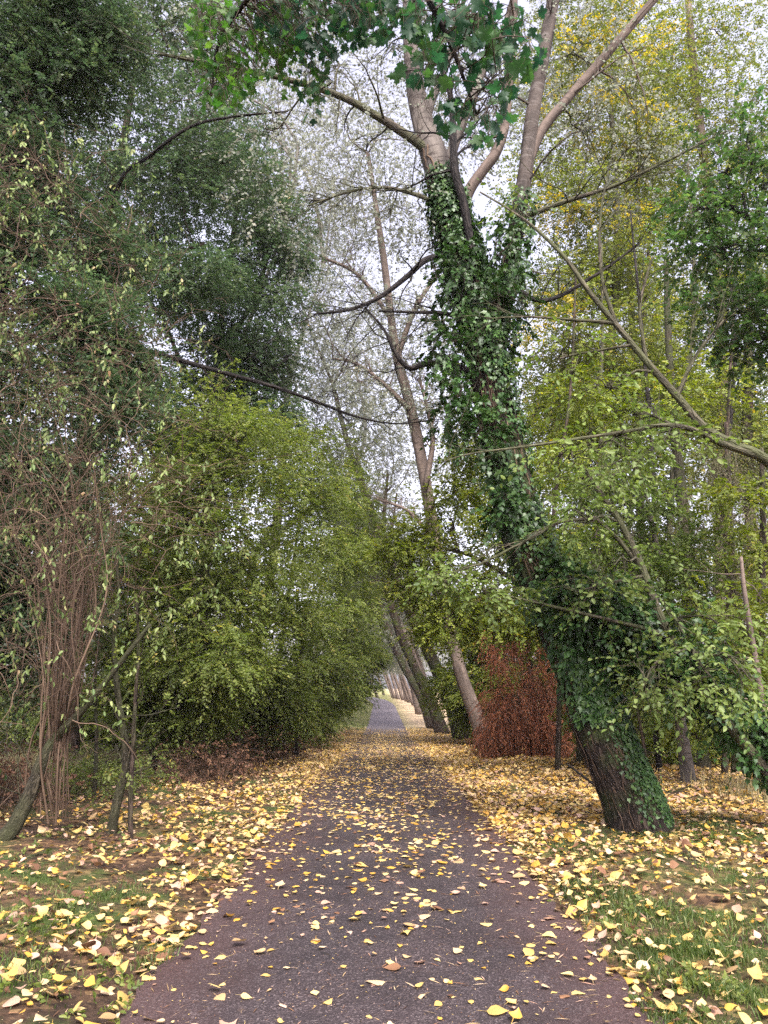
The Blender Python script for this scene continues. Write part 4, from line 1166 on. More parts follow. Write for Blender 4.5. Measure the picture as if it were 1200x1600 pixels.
for k, (lab, tr, bm, cls) in enumerate(under):
    tree('understorey_tree', lab, 'tree', tr, cls, dict(SP_LIME, nspray=[15, 18, 15][k], size=[.085, .085, .08][k]), M['elm' if k == 0 else 'lime'], M[bm], group=LM, bare=2)
# tall trees of the right wood
TT = 'tall trees of the right wood'
tall = [
    ('tall thin tree of the right wood, leaning across the big ivy tree\'s second stem', [(920, 1180, 9, 20), (925, 1000, 8, 20), (935, 800, 7.5, 20), (950, 600, 7, 20), (965, 400, 6, 20), (960, 250, 5, 20), (950, 100, 3, 20)],
     [(880, 60, 20, 75), (960, 120, 20, 75), (900, 200, 20, 70), (860, 330, 20, 60), (930, 320, 20, 66), (980, 420, 20, 66), (900, 440, 20, 62), (870, 540, 19.6, 56), (960, 530, 19.6, 60), (920, 20, 20, 70), (1010, 240, 20, 60)]),
    ('tall tree with a pale upper trunk at the top right', [(1120, 1178, 10, 22), (1122, 1000, 9, 22), (1126, 800, 8.5, 22), (1130, 600, 8, 22), (1120, 400, 7, 22), (1100, 250, 7, 22), (1085, 120, 6, 22), (1075, 0, 5, 22)],
     [(1060, 60, 22, 80), (1130, 140, 22, 76), (1040, 180, 22, 70), (1170, 50, 22, 80), (1090, 300, 22, 72), (1150, 330, 22, 70), (1050, 400, 22, 70), (1120, 480, 22, 70), (1180, 560, 22, 66), (1060, 540, 21.6, 62), (1000, 60, 22, 70), (1130, 620, 21.6, 56)]),
    ('slim tall tree far back in the right wood, seen between the others', [(1010, 1172, 7, 28), (1005, 1000, 6.5, 28), (1000, 800, 6, 28), (992, 600, 6, 28), (985, 450, 5, 28), (982, 300, 4, 28), (980, 150, 3, 28)],
     [(980, 200, 28, 60), (1020, 320, 28, 56), (950, 420, 28, 52), (1010, 480, 28, 56), (960, 300, 28, 50), (860, 250, 28, 60), (850, 130, 28, 60), (860, 430, 28, 50), (1020, 600, 28, 52), (940, 600, 28, 50), (1190, 250, 28, 60), (1190, 420, 28, 56)]),
    ('straight brown-trunked tree at the far right of the right wood', [(1182, 1178, 10, 21), (1178, 1000, 9, 21), (1172, 800, 8.5, 21), (1168, 650, 8, 21), (1170, 500, 6, 21), (1176, 350, 4, 21)],
     [(1200, 450, 21, 66), (1170, 680, 21, 50), (1210, 620, 21, 60), (1230, 300, 21, 80), (1220, 150, 21, 80), (1120, 720, 21, 44)]),
]
for k, (lab, tr, cls) in enumerate(tall):
    tree('tall_tree', lab, 'tree', tr, cls, dict(SP_TALL, nspray=[40, 40, 36, 38][k], size=[.085, .09, .11, .09][k]), M['tall'], M[['bark_limb', 'bark_pink', 'bark_limb', 'bark_brown'][k]], group=TT, bare=3)
gold = [o_ for o_ in bpy.data.objects if o_.name.startswith('tall_tree') and o_.get('category') == 'tree'][0]
lf = Acc()
for (u, v, ru) in [(895, 60, 26), (940, 135, 24), (990, 250, 26), (860, 150, 22), (960, 40, 26), (1000, 85, 24), (850, 330, 22), (880, 465, 26), (815, 520, 22), (925, 215, 20), (1010, 170, 22), (905, 330, 18), (980, 340, 20), (1030, 60, 20)]:
    c, s = px(u, v, 19 + R.normal(0, .5))
    clump(lf, lf, None, c, np.array([ru, ru, ru * .8]) * s, dict(SP_TALL, nsub=7, nspray=6, L=.4, size=.085, rnd=lambda n_, O_: R.uniform(.84, 1, n_)))
lf.build('crown', [M['tall'], M['twig'], M['twig']], gold)
for k, (bx, by, h, lab) in enumerate([(8.5, 33, 17, 'dim tree deep in the right wood behind the dead conifer'), (13, 36, 18, 'dim tree deep in the right wood behind the tall trees'), (19, 34, 17, 'dim tree farthest right in the deep wood'), (9.5, 46, 18, 'dim tree deep in the right wood behind the row of poplars')]):
    cl = [(R.normal(0, 2.2), R.normal(0, 1.5), R.uniform(.12, 1) * h, R.uniform(1.4, 2.2), R.uniform(1.2, 1.8)) for _ in range(22)]
    pt_tree('wood_tree', lab, 'tree', (bx, by, 0), (bx + R.normal(0, 1), by, h), .28, dict(SP_TALL, nsub=12, nspray=26, size=.15, L=.5), M['tall'], M['bark_brown'], cl, group='dim trees deep in the right wood')
for k, (u, v, d, rr_, lab) in enumerate([(985, 1178, 18, .7, 'low bright bush under the right wood, just right of the big trunk'), (1030, 1174, 21, 1.0, 'low bush under the right wood behind the pale short trunk'), (1135, 1185, 17.5, .9, 'low bush under the right wood, right of the mossy trunk'), (1060, 1168, 23, 1.1, 'low bush deep under the right wood between the two trunks')]):
    p = base_px(u, v, d)
    cl = [(R.normal(0, rr_ * .7), R.normal(0, .4), R.uniform(.35, 1.5), rr_ * .5, rr_ * .4) for _ in range(8)]
    pt_tree('wood_bush', lab, 'bush', p, p + np.array([0, 0, 1.8]), .035, dict(SP_LIME, nsub=9, nspray=12, size=.08), M['lime' if k % 2 == 0 else 'elm'], M['bark_brown'], cl, group='low bushes under the right wood', limbs=4)
# thinly needled conifer with hanging grey-brown sprays
root, Ql, rl, ln = tree('drooping_conifer', 'thin conifer with hanging grey-brown sprays at the right edge', 'tree', [(1150, 1196, 8, 15), (1150, 1100, 7, 15), (1145, 950, 6, 15), (1140, 800, 5, 15), (1135, 660, 3, 15)], [], None, None, M['bark_brown'])
lf, wd = Acc(), Acc()
for (u, v, ru, rv) in [(1110, 760, 40, 50), (1150, 730, 40, 50), (1175, 800, 36, 60), (1120, 850, 40, 60), (1150, 900, 40, 60), (1185, 900, 30, 50), (1090, 920, 30, 46), (1130, 980, 40, 50), (1080, 820, 24, 40)]:
    c, s = px(u, v, 14.6 + R.normal(0, .4))
    clump(lf, wd, Ql[6:], c, np.array([ru, ru, rv]) * s, dict(nsub=12, nspray=15, L=.42, k=14, size=.06, tpl=T_diamond(.1, .02), flat=1.2, droop=.9, ldroop=.9, ang=35, lift=-.9, sig=.34, jit=.8))
lf.build('needles', [M['conifer'], M['twig'], M['bark_limb']], root)

# the bare grey tree leaning in from the right, with leafy side boughs
Dl = 7.2
P_, r_ = line_px([(1640, 1330, 22, 7.6), (1480, 1010, 18, 7.5), (1330, 830, 15, 7.4), (1200, 721, 13, 7.2), (1150, 697, 12, 7.2), (1100, 668, 11, 7.2), (1060, 622, 9.5, 7.2), (1010, 565, 8.5, 7.2), (962, 507, 7.5, 7.2), (920, 455, 6.5, 7.2), (885, 405, 5.5, 7.2), (840, 360, 4, 7.3), (800, 330, 3, 7.4), (750, 300, 2, 7.5)])
P_[0, 2] = float(gz(P_[0, 0], P_[0, 1])) - .1
LT = empty('leaning_tree', (P_[0, 0], P_[0, 1], P_[0, 2] + .1), 'bare grey-green leaning tree reaching in from beyond the right edge', 'tree')
Ql, rl = smooth_line(P_, r_ * .62, 90); b = Acc(); tube(b, Ql, rl, 14, 0, .5, .08); b.build('trunk', M['bark_limb'], LT)
lines = [Ql[30:]]
for spec in ([(1190, 716, 7, 7.2), (1120, 690, 7, 7.1), (1085, 672, 5.5, 7.0), (1040, 664, 4.5, 7.0), (980, 674, 4, 7.0), (900, 686, 3.4, 7.0), (820, 698, 2.6, 7.0), (740, 708, 1.8, 7.0), (690, 722, 1.1, 7.0)],
             [(1058, 620, 5, 7.2), (1085, 560, 3, 7.2), (1130, 500, 2, 7.2)], [(962, 507, 5, 7.2), (940, 430, 3.6, 7.2), (938, 340, 2.6, 7.2), (950, 270, 1.4, 7.2)], [(960, 505, 4, 7.2), (900, 500, 3, 7.2), (820, 495, 2, 7.2), (760, 498, 1.2, 7.2)],
             [(1010, 565, 4, 7.2), (1000, 480, 3, 7.2), (1020, 400, 2, 7.2)]):
    Pl, rl2 = line_px(spec); Q2, rl2 = smooth_line(Pl, rl2 * .75, 36); b = Acc(); tube(b, Q2, rl2, 9, 0, .5, .06)
    for _ in range(9):
        i = R.integers(8, 35); d = unit(Q2[i] - Q2[i - 1]); grow(b, Q2[i], d * .7 + R.normal(0, .6, 3), R.uniform(.3, 1.0), .006, 2, kids=3, sides=4)
    b.build('branch', M['bark_limb'], LT); lines.append(Q2)
lf, wd = Acc(), Acc()
crown(lf, wd, lines, [(960, 700, 7, 55, 30), (890, 715, 7, 50, 28), (1050, 690, 7, 40, 26), (880, 560, 7.2, 40, 40), (940, 600, 7.2, 40, 40), (1000, 640, 7.2, 36, 30), (830, 340, 7.4, 40, 40)], dict(SP_ELM, nspray=3, size=.07, k=7))
lf.build('crown', [M['elm'], M['twig'], M['bark_limb']], LT)

# dark-leaved tree that overhangs at the upper right
P_, r_ = line_px([(1700, 1360, 18, 9), (1600, 1000, 16, 9), (1500, 700, 14, 9), (1400, 540, 11, 9), (1290, 430, 8, 9), (1200, 360, 5, 9), (1120, 310, 3, 9)])
P_[0, 2] = float(gz(P_[0, 0], P_[0, 1])) - .1
OT = empty('overhanging_tree', (P_[0, 0], P_[0, 1], P_[0, 2] + .1), 'dark-leaved tree overhanging from beyond the right edge, high up', 'tree')
Ql, rl = smooth_line(P_, r_, 50); b = Acc(); tube(b, Ql, rl, 12, 0, .5, .08); b.build('trunk', M['bark_dark'], OT)
lf, wd = Acc(), Acc()
crown(lf, wd, [Ql[20:]], [(1135, 275, 9, 52), (1180, 220, 9, 56), (1170, 400, 9, 50), (1110, 390, 9, 46), (1190, 310, 9, 52), (1130, 490, 9, 40), (1190, 480, 9, 46), (1240, 380, 9, 70), (1240, 250, 9, 70), (1095, 330, 9, 36), (1160, 540, 9, 36)],
      dict(SP_DARK, nspray=9, size=.06, tpl=T_fan(MAPLE[::2] + [(0, 1.0)], .15, .1), nsub=15, k=8, sig=.45))
lf.build('crown', [M['shade'], M['twig'], M['bark_dark']], OT)

# ivy-covered leaning stems at the lower right
P_, r_ = line_px([(1290, 1265, 12, 9.0), (1215, 1205, 11, 9.0), (1150, 1130, 10, 9.0), (1100, 1075, 9.5, 9.0), (1060, 1030, 9, 8.95), (1010, 985, 8, 8.9), (950, 948, 7, 8.9), (895, 925, 5, 8.9)])
P_[0, 2] = float(gz(P_[0, 0], P_[0, 1])) - .1
IS = empty('ivy_stem_tree', (P_[0, 0], P_[0, 1], P_[0, 2] + .1), 'ivy-smothered leaning stem arching from the right edge to the big trunk', 'tree')
Ql, rl = smooth_line(P_, r_, 50); b = Acc(); tube(b, Ql, rl, 10, 0, .5, .1); is_trunk = b.build('trunk', M['bark_dark'], IS)
iv = Acc(); ivy_skin(iv, Ql, rl, 6500, .12, .98, CAMDIR, 1.5, .14, .07, lump=.16)
wd = Acc()
for (u, v, ru, rv) in [(960, 950, 50, 36), (1020, 985, 52, 40), (1070, 1040, 46, 36), (1120, 1095, 40, 30), (1185, 1130, 40, 36), (910, 935, 40, 34), (1010, 1030, 36, 34), (1090, 1010, 36, 40), (1195, 1160, 30, 26)]:
    c, s = px(u, v, 8.8)
    clump(iv, wd, Ql, c, np.array([ru, ru, rv]) * s, dict(nsub=11, nspray=10, L=.26, k=8, size=.068, tpl=IVY_T, flat=.9, droop=.5, ldroop=.5, limb=.005, sig=.34))
iv.build('ivy', [M['ivy'], M['twig'], M['twig']], is_trunk)
P_, r_ = line_px([(1275, 1280, 9, 8.6), (1190, 1195, 8, 8.6), (1120, 1110, 8, 8.6), (1065, 1030, 7.5, 8.6), (1030, 960, 7, 8.6), (1000, 880, 6, 8.6), (968, 815, 5, 8.6), (935, 765, 4, 8.6), (915, 735, 3, 8.6)])
P_[0, 2] = float(gz(P_[0, 0], P_[0, 1])) - .1
IS2 = empty('leaning_elm', (P_[0, 0], P_[0, 1], P_[0, 2] + .1), 'thin dark leaning stem with elm leaves, rising steeply above the ivy arch', 'tree')
Ql, rl = smooth_line(P_, r_, 60); b = Acc(); tube(b, Ql, rl, 10, 0, .5, .08)
for _ in range(14):
    i = R.integers(25, 58); grow(b, Ql[i], unit(Ql[i] - Ql[i - 1]) + R.normal(0, .7, 3), R.uniform(.4, 1.0), .007, 2, kids=3, sides=4)
b.build('trunk', M['bark_limb'], IS2)
lf, wd = Acc(), Acc()
crown(lf, wd, [Ql[24:]], [(900, 915, 8.3, 44, 22), (770, 925, 8.3, 34, 16), (950, 880, 8.3, 45, 36), (1060, 970, 8.0, 50, 34), (1110, 1050, 8.0, 46, 40), (1010, 1060, 8.0, 40, 40), (900, 800, 8.4, 45, 36), (960, 740, 8.5, 40, 36), (1140, 960, 8.2, 40, 30), (1170, 1070, 8, 40, 36), (700, 900, 8.5, 34, 16)], dict(SP_ELM, nspray=5, size=.07))
lf.build('crown', [M['elm'], M['twig'], M['bark_limb']], IS2)
sapling('dead_pole', 'thin pale dead pole stem leaning at the right edge', [(1205, 1240, 5, 10), (1194, 1130, 5, 10), (1182, 1040, 4.6, 10), (1170, 970, 4.2, 10), (1162, 915, 3.6, 10), (1158, 870, 2.6, 10)], M['bark_pink'], 4, M['elm'], 0)
sapling('twiggy_bush', 'low twiggy stem at the right beside the pale short trunk', [(1010, 1215, 3, 13), (1008, 1180, 2.6, 13), (1000, 1130, 2.2, 13), (990, 1080, 1.6, 13)], M['bark_brown'], 16, M['elm'], 50)

# ================================================================== the maple overhead
MT = empty('maple_tree', (-2.9, -1.6, float(gz(-2.9, -1.6))), 'maple stretching lobed green leaves over the path from above, top centre', 'tree')
b = Acc()
Pm = catmull([(-2.9, -1.6, -.1), (-2.8, -1.5, 2.5), (-2.4, -1.2, 4.6), (-1.9, -.6, 6.6), (-1.5, 0, 8.5)], 40); tube(b, Pm, np.linspace(.2, .1, 40), 14, 0, .5, .07); b.build('trunk', M['bark_brown'], MT)
lines = []
for spec in ([tuple(Pm[20]), (-1.6, 1.0, 5.4), tuple(px(330, -160, 4.0)[0]), tuple(px(430, -40, 4.6)[0]), tuple(px(520, 20, 5.0)[0])],
             [tuple(Pm[24]), (-1.0, .8, 6.0), tuple(px(560, -260, 2.9)[0]), tuple(px(640, -60, 3.0)[0]), tuple(px(700, 60, 3.1)[0]), tuple(px(745, 180, 3.2)[0])],
             [(-1.0, .8, 6.0), tuple(px(420, -220, 3.3)[0]), tuple(px(420, -60, 3.9)[0]), tuple(px(345, 60, 4.4)[0]), tuple(px(330, 150, 4.5)[0])]):
    Q2 = catmull([np.array(p) for p in spec], 44)
    b = Acc(); tube(b, Q2, np.linspace(.035, .006, 44), 8, 0, .5, .05); b.build('branch', M['bark_dark'], MT); lines.append(Q2)
A = np.concatenate(lines)


def maple_leaves(blobs, matm, size):
    tw, lf = Acc(), Acc()
    O, d0 = [], []
    for (u, v, d, ru, rv, n) in blobs:
        for _ in range(int(n * 2.3)):
            a_, rad = R.uniform(0, 2 * pi), R.random() ** .5
            p, s = px(u + ru * rad * cos(a_), v + rv * rad * sin(a_), d + R.normal(0, .14))
            O.append(p)
    O = np.array(O)
    # twigs: groups of leaves share a twig from the nearest branch
    left = list(range(len(O)))
    while left:
        dq = np.linalg.norm(O[left] - O[left[0]], axis=1)
        pick = [left[i_] for i_ in np.argsort(dq)[:5]]
        left = [i_ for i_ in left if i_ not in pick]
        grp = O[pick]
        hub = grp.mean(0) + np.array([0, -.02, .10])
        q = A[np.argmin(np.linalg.norm(A - hub, axis=1))]
        tube(tw, wiggly(q, hub, 7, .08), np.linspace(.004, .002, 7), 4, 0, .3, cap=False)
        for p in grp:
            tube(tw, wiggly(hub, p, 5, .1, -.04), np.linspace(.0016, .001, 5), 3, 0, .6, cap=False)
    Y = R.normal(0, .6, O.shape) + np.array([0, .1, -.6])
    X, Y, Z = frames(Y, np.array([0, .5, .8]), .7)
    inst(lf, MAPLE_T, O, X, Y, Z, size * R.uniform(.65, 1.2, len(O)), 0)
    lf.build('crown', matm, MT)
    tw.build('twigs', M['twig'], MT)


maple_leaves([(385, 60, 4.5, 80, 70, 110), (350, 130, 4.4, 50, 45, 50), (440, 40, 4.7, 60, 50, 80), (470, 110, 4.6, 40, 50, 26), (330, 30, 4.3, 40, 40, 40)], M['maple_backlit'], .064)
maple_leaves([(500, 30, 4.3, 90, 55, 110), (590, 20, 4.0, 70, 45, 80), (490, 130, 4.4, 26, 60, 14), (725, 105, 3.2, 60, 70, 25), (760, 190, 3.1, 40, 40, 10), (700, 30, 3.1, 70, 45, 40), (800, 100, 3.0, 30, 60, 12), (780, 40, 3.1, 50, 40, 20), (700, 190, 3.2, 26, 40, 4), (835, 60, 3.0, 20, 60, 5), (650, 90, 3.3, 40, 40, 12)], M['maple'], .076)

def stick(name, label, cat, spec, barkm, kids=3):
    Pl, rl = line_px(spec); root_z = gz(Pl[:, 0], Pl[:, 1]); Pl[:, 2] = np.maximum(Pl[:, 2], root_z + rl)
    Ql, rl = smooth_line(Pl, rl, 24); b = Acc(); tube(b, Ql, rl, 8, 0, .5, .12)
    for _ in range(kids):
        i = R.integers(8, 22); grow(b, Ql[i], unit(Ql[i] - Ql[i - 1]) + R.normal(0, .6, 3), .3, rl[i] * .5, 1, kids=2, sides=4)
    return tag(b.build(name, barkm), label, cat)
stick('fallen_branch', 'thin dark fallen branch on the leaves left of the big trunk', 'branch', [(944, 1238, 2.2, 10.4), (915, 1216, 1.8, 11.2), (886, 1194, 1.4, 12.5)], M['bark_dark'])
stick('fallen_log', 'dark rotting log lying behind the left saplings', 'log', [(130, 1200, 7, 14.5), (165, 1196, 7, 14.6), (205, 1198, 6, 14.8)], M['bark_dark'], 2)

for k, (ub, vb, d, ut, vt, r0, lab) in enumerate([(870, 1192, 16, 900, 420, 3.6, 'thin straight stem just right of the dead conifer'), (905, 1190, 18, 940, 380, 4.4, 'thin stem right beside the big trunk in the right wood'), (1030, 1196, 16, 985, 330, 4, 'thin left-leaning stem between the big tree and the pale short trunk'),
        (1130, 1200, 15, 1150, 420, 4, 'thin upright stem right of the mossy trunk'), (1050, 1188, 19, 1075, 250, 5, 'taller thin stem behind the pale short trunk'), (1160, 1188, 18, 1120, 300, 4.4, 'thin stem leaning left near the drooping conifer'), (960, 1184, 21, 1020, 280, 4.4, 'thin stem leaning right, far behind the ivy arch')]):
    sapling('wood_sapling', lab, [(ub, vb, r0 * 1.25, d), (ub * .75 + ut * .25 + R.normal(0, 8), vb * .75 + vt * .25, r0, d), ((ub + ut) / 2 + R.normal(0, 10), (vb + vt) / 2, r0 * .85, d), (ub * .25 + ut * .75 + R.normal(0, 8), vb * .25 + vt * .75, r0 * .65, d), (ut, vt, r0 * .35, d)], M[['bark_brown', 'bark_limb', 'bark_dark'][k % 3]], 22, M['lime'], 170, 'slender stems in the right wood', .085)

# ================================================================== grass, weeds, fallen leaves
def path_off(x, y): return np.abs(x - path_x(y))


def blades(name, P, h, matm, lean=.5, wid=.005):
    n = len(P)
    a = R.uniform(0, 2 * pi, n); dx = np.stack([np.cos(a), np.sin(a), 0 * a], -1)
    l = R.normal(0, lean, (n, 2)); H = h * R.uniform(.4, 1.2, n)
    tip = P + np.stack([l[:, 0] * H, l[:, 1] * H, H * .85], -1)
    mid = P + np.stack([l[:, 0] * H * .35, l[:, 1] * H * .35, H * .55], -1)
    wv = dx * wid * R.uniform(.6, 1.3, n)[:, None]
    V = np.stack([P - wv, P + wv, mid + wv * .8, mid - wv * .8, tip], 1)
    idx = (np.arange(n) * 5)[:, None] + np.array([0, 1, 2, 3, 3, 2, 4])[None]
    ac = Acc(); ac.add(V.reshape(-1, 3), idx, np.tile([4, 3], n), 0, np.repeat(R.random(n), 2))
    return tag(ac.build(name, matm), kind='stuff')


def blob_pts(blobs):
    o = []
    for (x, y, rx, ry, n) in blobs:
        n = int(n * .46); q = R.normal(0, .5, (n, 2)) * np.array([rx, ry]) + np.array([x, y]); o.append(q)
    q = np.concatenate(o)
    nz = np.sin(q[:, 0] * 5.1 + 1.7 * np.sin(q[:, 1] * 3)) * np.sin(q[:, 1] * 4.3 + 1.3 * np.sin(q[:, 0] * 3.7))
    q = q[(path_off(q[:, 0], q[:, 1]) > 1.22) & (nz > -.5 + R.normal(0, .3, len(q)))]
    return np.column_stack([q, surf(q[:, 0], q[:, 1])])


def gpx(u, v):
    """pixel on the ground -> x, y"""
    a, b_ = (u - 600) / F, (800 - v) / F
    fy = cos(PITCH) - b_ * sin(PITCH); fz = sin(PITCH) + b_ * cos(PITCH)
    y = 5.0
    for _ in range(30):
        y = (CAM_H - float(np.interp(y, _ys, _zs))) / max(-fz / fy, 1e-3)
    return a / fy * y, y


gb = [(3.0, 8.75, .7, .25, 1500), (3.35, 9.0, .5, .4, 1500), (2.6, 8.85, .3, .25, 500)]
for (u, v, ru, n) in [(930, 1400, 50, 3200), (1000, 1440, 60, 4200), (1060, 1500, 70, 5200), (1140, 1540, 70, 5200), (1120, 1450, 60, 2600), (1180, 1590, 60, 3600), (1010, 1350, 60, 2200), (880, 1330, 50, 1800), (1180, 1380, 60, 2200), (1040, 1590, 40, 2400), (920, 1330, 50, 1500),
                      (340, 1290, 26, 1700), (385, 1245, 30, 1700), (300, 1310, 30, 900), (120, 1440, 60, 1500), (60, 1520, 70, 1800), (200, 1400, 50, 1000), (250, 1500, 30, 700), (60, 1390, 50, 900), (450, 1225, 20, 700), (1150, 1290, 70, 2200), (1060, 1280, 50, 1200)]:
    x, y = gpx(u, v); m = ru / F * math.hypot(y, 1.5)
    gb.append((x, y, m * 1.3, m * 2.4, n))
blades('grass', blob_pts(gb), .062, M['grass'], .45, .0028)
# broad little weeds in the verge grass
wp = blob_pts([(gpx(1150, 1580)[0], gpx(1150, 1580)[1], .6, .6, 160), (gpx(1080, 1560)[0], gpx(1080, 1560)[1], .4, .5, 90), (gpx(60, 1480)[0], gpx(60, 1480)[1], .6, 1.0, 160), (gpx(150, 1560)[0], gpx(150, 1560)[1], .5, .4, 70), (gpx(960, 1430)[0], gpx(960, 1430)[1], .5, .8, 90),
                 (3.2, 8.3, .5, .5, 160), (4.3, 8.6, .9, .9, 260), (-3.2, 8.4, 1.2, 1.2, 260)])
lf = Acc()
sprays(lf, wp, R.normal(0, .6, wp.shape) + np.array([0, 0, .6]), .10, 7, .035, OVAL, droop=.5, jit=.5)
tag(lf.build('weeds', [M['hedge'], M['twig']]), kind='stuff')
dp = np.concatenate([np.column_stack([R.uniform(-8.2, -5.0, 9000), R.uniform(12.5, 18, 9000)]), np.column_stack([R.uniform(4.8, 7, 900), R.uniform(9.5, 13, 900)])])
dp = np.column_stack([dp, gz(dp[:, 0], dp[:, 1])])
blades('tall_dry_grass', dp, .45, M['drygrass'], .35, .004)
fpz = np.column_stack([R.uniform(-5, 1, 12000), 47 + 40 * R.random(12000) ** 1.6])
fpz = fpz[(path_off(fpz[:, 0], fpz[:, 1]) > 1.3) & (fpz[:, 0] < 0)]
fpz = np.column_stack([fpz, gz(fpz[:, 0], fpz[:, 1])])
blades('mown_grass', fpz, .09, M['grass'], .4, .012)

# ---- fallen leaves
LEAFCOL = {'pale yellow': [(0, (.42, .28, .08)), (.5, (.54, .385, .125)), (1, (.64, .49, .21))], 'golden': [(0, (.42, .22, .035)), (.5, (.53, .31, .05)), (1, (.60, .38, .08))],
           'straw': [(0, (.34, .22, .10)), (.5, (.46, .32, .16)), (1, (.56, .42, .25))], 'pinkish tan': [(0, (.30, .17, .11)), (.5, (.42, .26, .18)), (1, (.52, .36, .26))],
           'brown': [(0, (.09, .045, .025)), (.5, (.17, .085, .045)), (1, (.26, .14, .07))]}


def fallen_mat(name, stops, obj_rand=False):
    m, n, o = mat_new(name)
    if obj_rand:
        at = nd(n, 'ShaderNodeObjectInfo'); f = at.outputs['Random']
    else:
        at = nd(n, 'ShaderNodeAttribute', attribute_name='rnd'); f = at.outputs['Fac']
    c = ramp(n, f, stops)
    tc = nd(n, 'ShaderNodeTexCoord'); ns = nd(n, 'ShaderNodeTexNoise', Scale=34.0, Detail=5.0, Roughness=.7); n.links.new(tc.outputs['Object'], ns.inputs['Vector'])
    k = ramp(n, ns.outputs[0], [(.56, (0, 0, 0)), (.75, (.8, .8, .8))])
    c = mixc(n, k, c, (.26, .13, .05))
    p = nd(n, 'ShaderNodeBsdfPrincipled', Roughness=.55); p.inputs['Specular IOR Level'].default_value = .35
    n.links.new(c, p.inputs['Base Color'])
    t = nd(n, 'ShaderNodeBsdfTranslucent'); n.links.new(c, t.inputs[0])
    mx = nd(n, 'ShaderNodeMixShader', Fac=.22); n.links.new(p.outputs[0], mx.inputs[1]); n.links.new(t.outputs[0], mx.inputs[2])
    n.links.new(mx.outputs[0], o.inputs[0])
    return m


names = list(LEAFCOL)
fm = [fallen_mat(k.replace(' ', '_') + '_fallen_leaf', v) for k, v in LEAFCOL.items()]
fmo = [fallen_mat(k.replace(' ', '_') + '_single_leaf', v, True) for k, v in LEAFCOL.items()]
LT_ = [T_poplar(.10, .06, .1), T_poplar(.30, .12, -.3), T_poplar(-.28, .05, .3, .42), T_poplar(.05, .20, .2, .40), T_poplar(-.12, -.12, -.2), T_poplar(.55, .20, .5, .44), T_poplar(.14, .02, 0, .52, wav=.03), T_poplar(-.4, -.1, .7, .40, wav=.03)]
FAR_T = [(np.array([(0, 0, .0), (-.42, .3, .06), (0, 1, .04), (.42, .3, .06), (0, .35, -.01)]), [(0, 4, 1), (1, 4, 2), (2, 4, 3), (3, 4, 0)]), (np.array([(0, 0, .12), (-.4, .3, .0), (0, 1, .16), (.4, .3, .02), (0, .35, -.02)]), [(0, 4, 1), (1, 4, 2), (2, 4, 3), (3, 4, 0)])]


def dens(x, y):
    """fallen leaves per square metre"""
    d = x - path_x(y); ad = np.abs(d)
    n1 = .5 + .5 * np.sin(x * 2.3 + 1.1 * np.sin(y * 1.1)) * np.sin(y * 1.7 + 1.2 * np.sin(x * 1.9 + 1))
    onp = np.interp(y, [0, 3.5, 6, 9, 13, 22, 38, 46, 50], [26, 30, 48, 78, 115, 135, 125, 60, 0])
    onp = onp * np.interp(ad, [0, .5, .8, 1.1, 1.3], [1.25, 1.1, .75, 1.1, 1.8]) * (.55 + .9 * n1)
    left = np.interp(y, [0, 4, 6, 9, 14, 24, 40, 47, 51], [100, 105, 118, 150, 280, 390, 280, 110, 0]) * np.interp(-d, [1.2, 1.7, 2.4, 3.4, 4.6, 6.5, 9], [1.9, 1.4, .95, .75, .45, .12, 0]) * (.35 + 1.2 * n1)
    rt = np.interp(y, [0, 4, 6, 8, 10, 15, 24, 40, 47, 51], [130, 150, 175, 240, 420, 480, 430, 300, 120, 0]) * np.interp(d, [1.2, 1.6, 2.6, 4, 7, 10, 14], [1.5, 1.1, .95, .9, .8, .5, 0]) * (.55 + .85 * n1)
    o = np.where(ad < 1.22, onp, np.where(d < 0, left, rt))
    return np.where((d > 1.35) & (y < 7.5), o * .8, o)


n_try = 560000
U = np.column_stack([R.uniform(-8, 13, n_try), 2.4 + 49 * R.random(n_try) ** 1.15])
pdf = 1 / (21 * 49 * 1.15 * ((U[:, 1] - 2.4) / 49) ** (.15 / 1.15))      # sampling density per square metre (per sample)
keep = R.random(n_try) < dens(U[:, 0], U[:, 1]) / (n_try * pdf)
XY = U[keep]
Z = surf(XY[:, 0], XY[:, 1])
size = np.clip(.048 * np.exp(R.normal(0, .40, len(XY))), .018, .105)
lay = R.random(len(XY))
off_ = path_off(XY[:, 0], XY[:, 1])
O = np.column_stack([XY, Z + .006 + np.where(off_ > 1.25, .05, .004) * lay ** 1.5])
az = R.uniform(0, 2 * pi, len(XY))
tilt = np.where(off_ > 1.25, .32, .14)
Y = np.stack([np.cos(az), np.sin(az), R.normal(0, 1, len(az)) * tilt], -1)
X, Y, Zv = frames(Y, np.array([0, 0, 1.0]) + R.normal(0, 1, O.shape) * tilt[:, None], .0)
flip = R.random(len(az)) < .4
X[flip] *= -1; Zv[flip] *= -1
drop = -.5 * np.abs(Y[:, 2]) * size
O[:, 2] += np.abs(Y[:, 2]) * size * .35
# kinds: mostly yellow by the path, browner under the trees on the left
pr = np.column_stack([np.full(len(az), .40), np.full(len(az), .15), np.full(len(az), .23), np.full(len(az), .12), np.full(len(az), .10)])
lm = (XY[:, 0] < -2.0); pr[lm] = [.34, .15, .15, .14, .22]
rm = (XY[:, 0] > 1.25) & (XY[:, 1] > 8); pr[rm] = [.34, .25, .17, .16, .08]
kind = (R.random((len(az), 1)) > np.cumsum(pr, 1)).sum(1).clip(0, 4)
shape = R.integers(0, len(LT_), len(az))
su, sv, szc = project(O)
inside = (su > 5) & (su < 1195) & (sv > 5) & (sv < 1590)
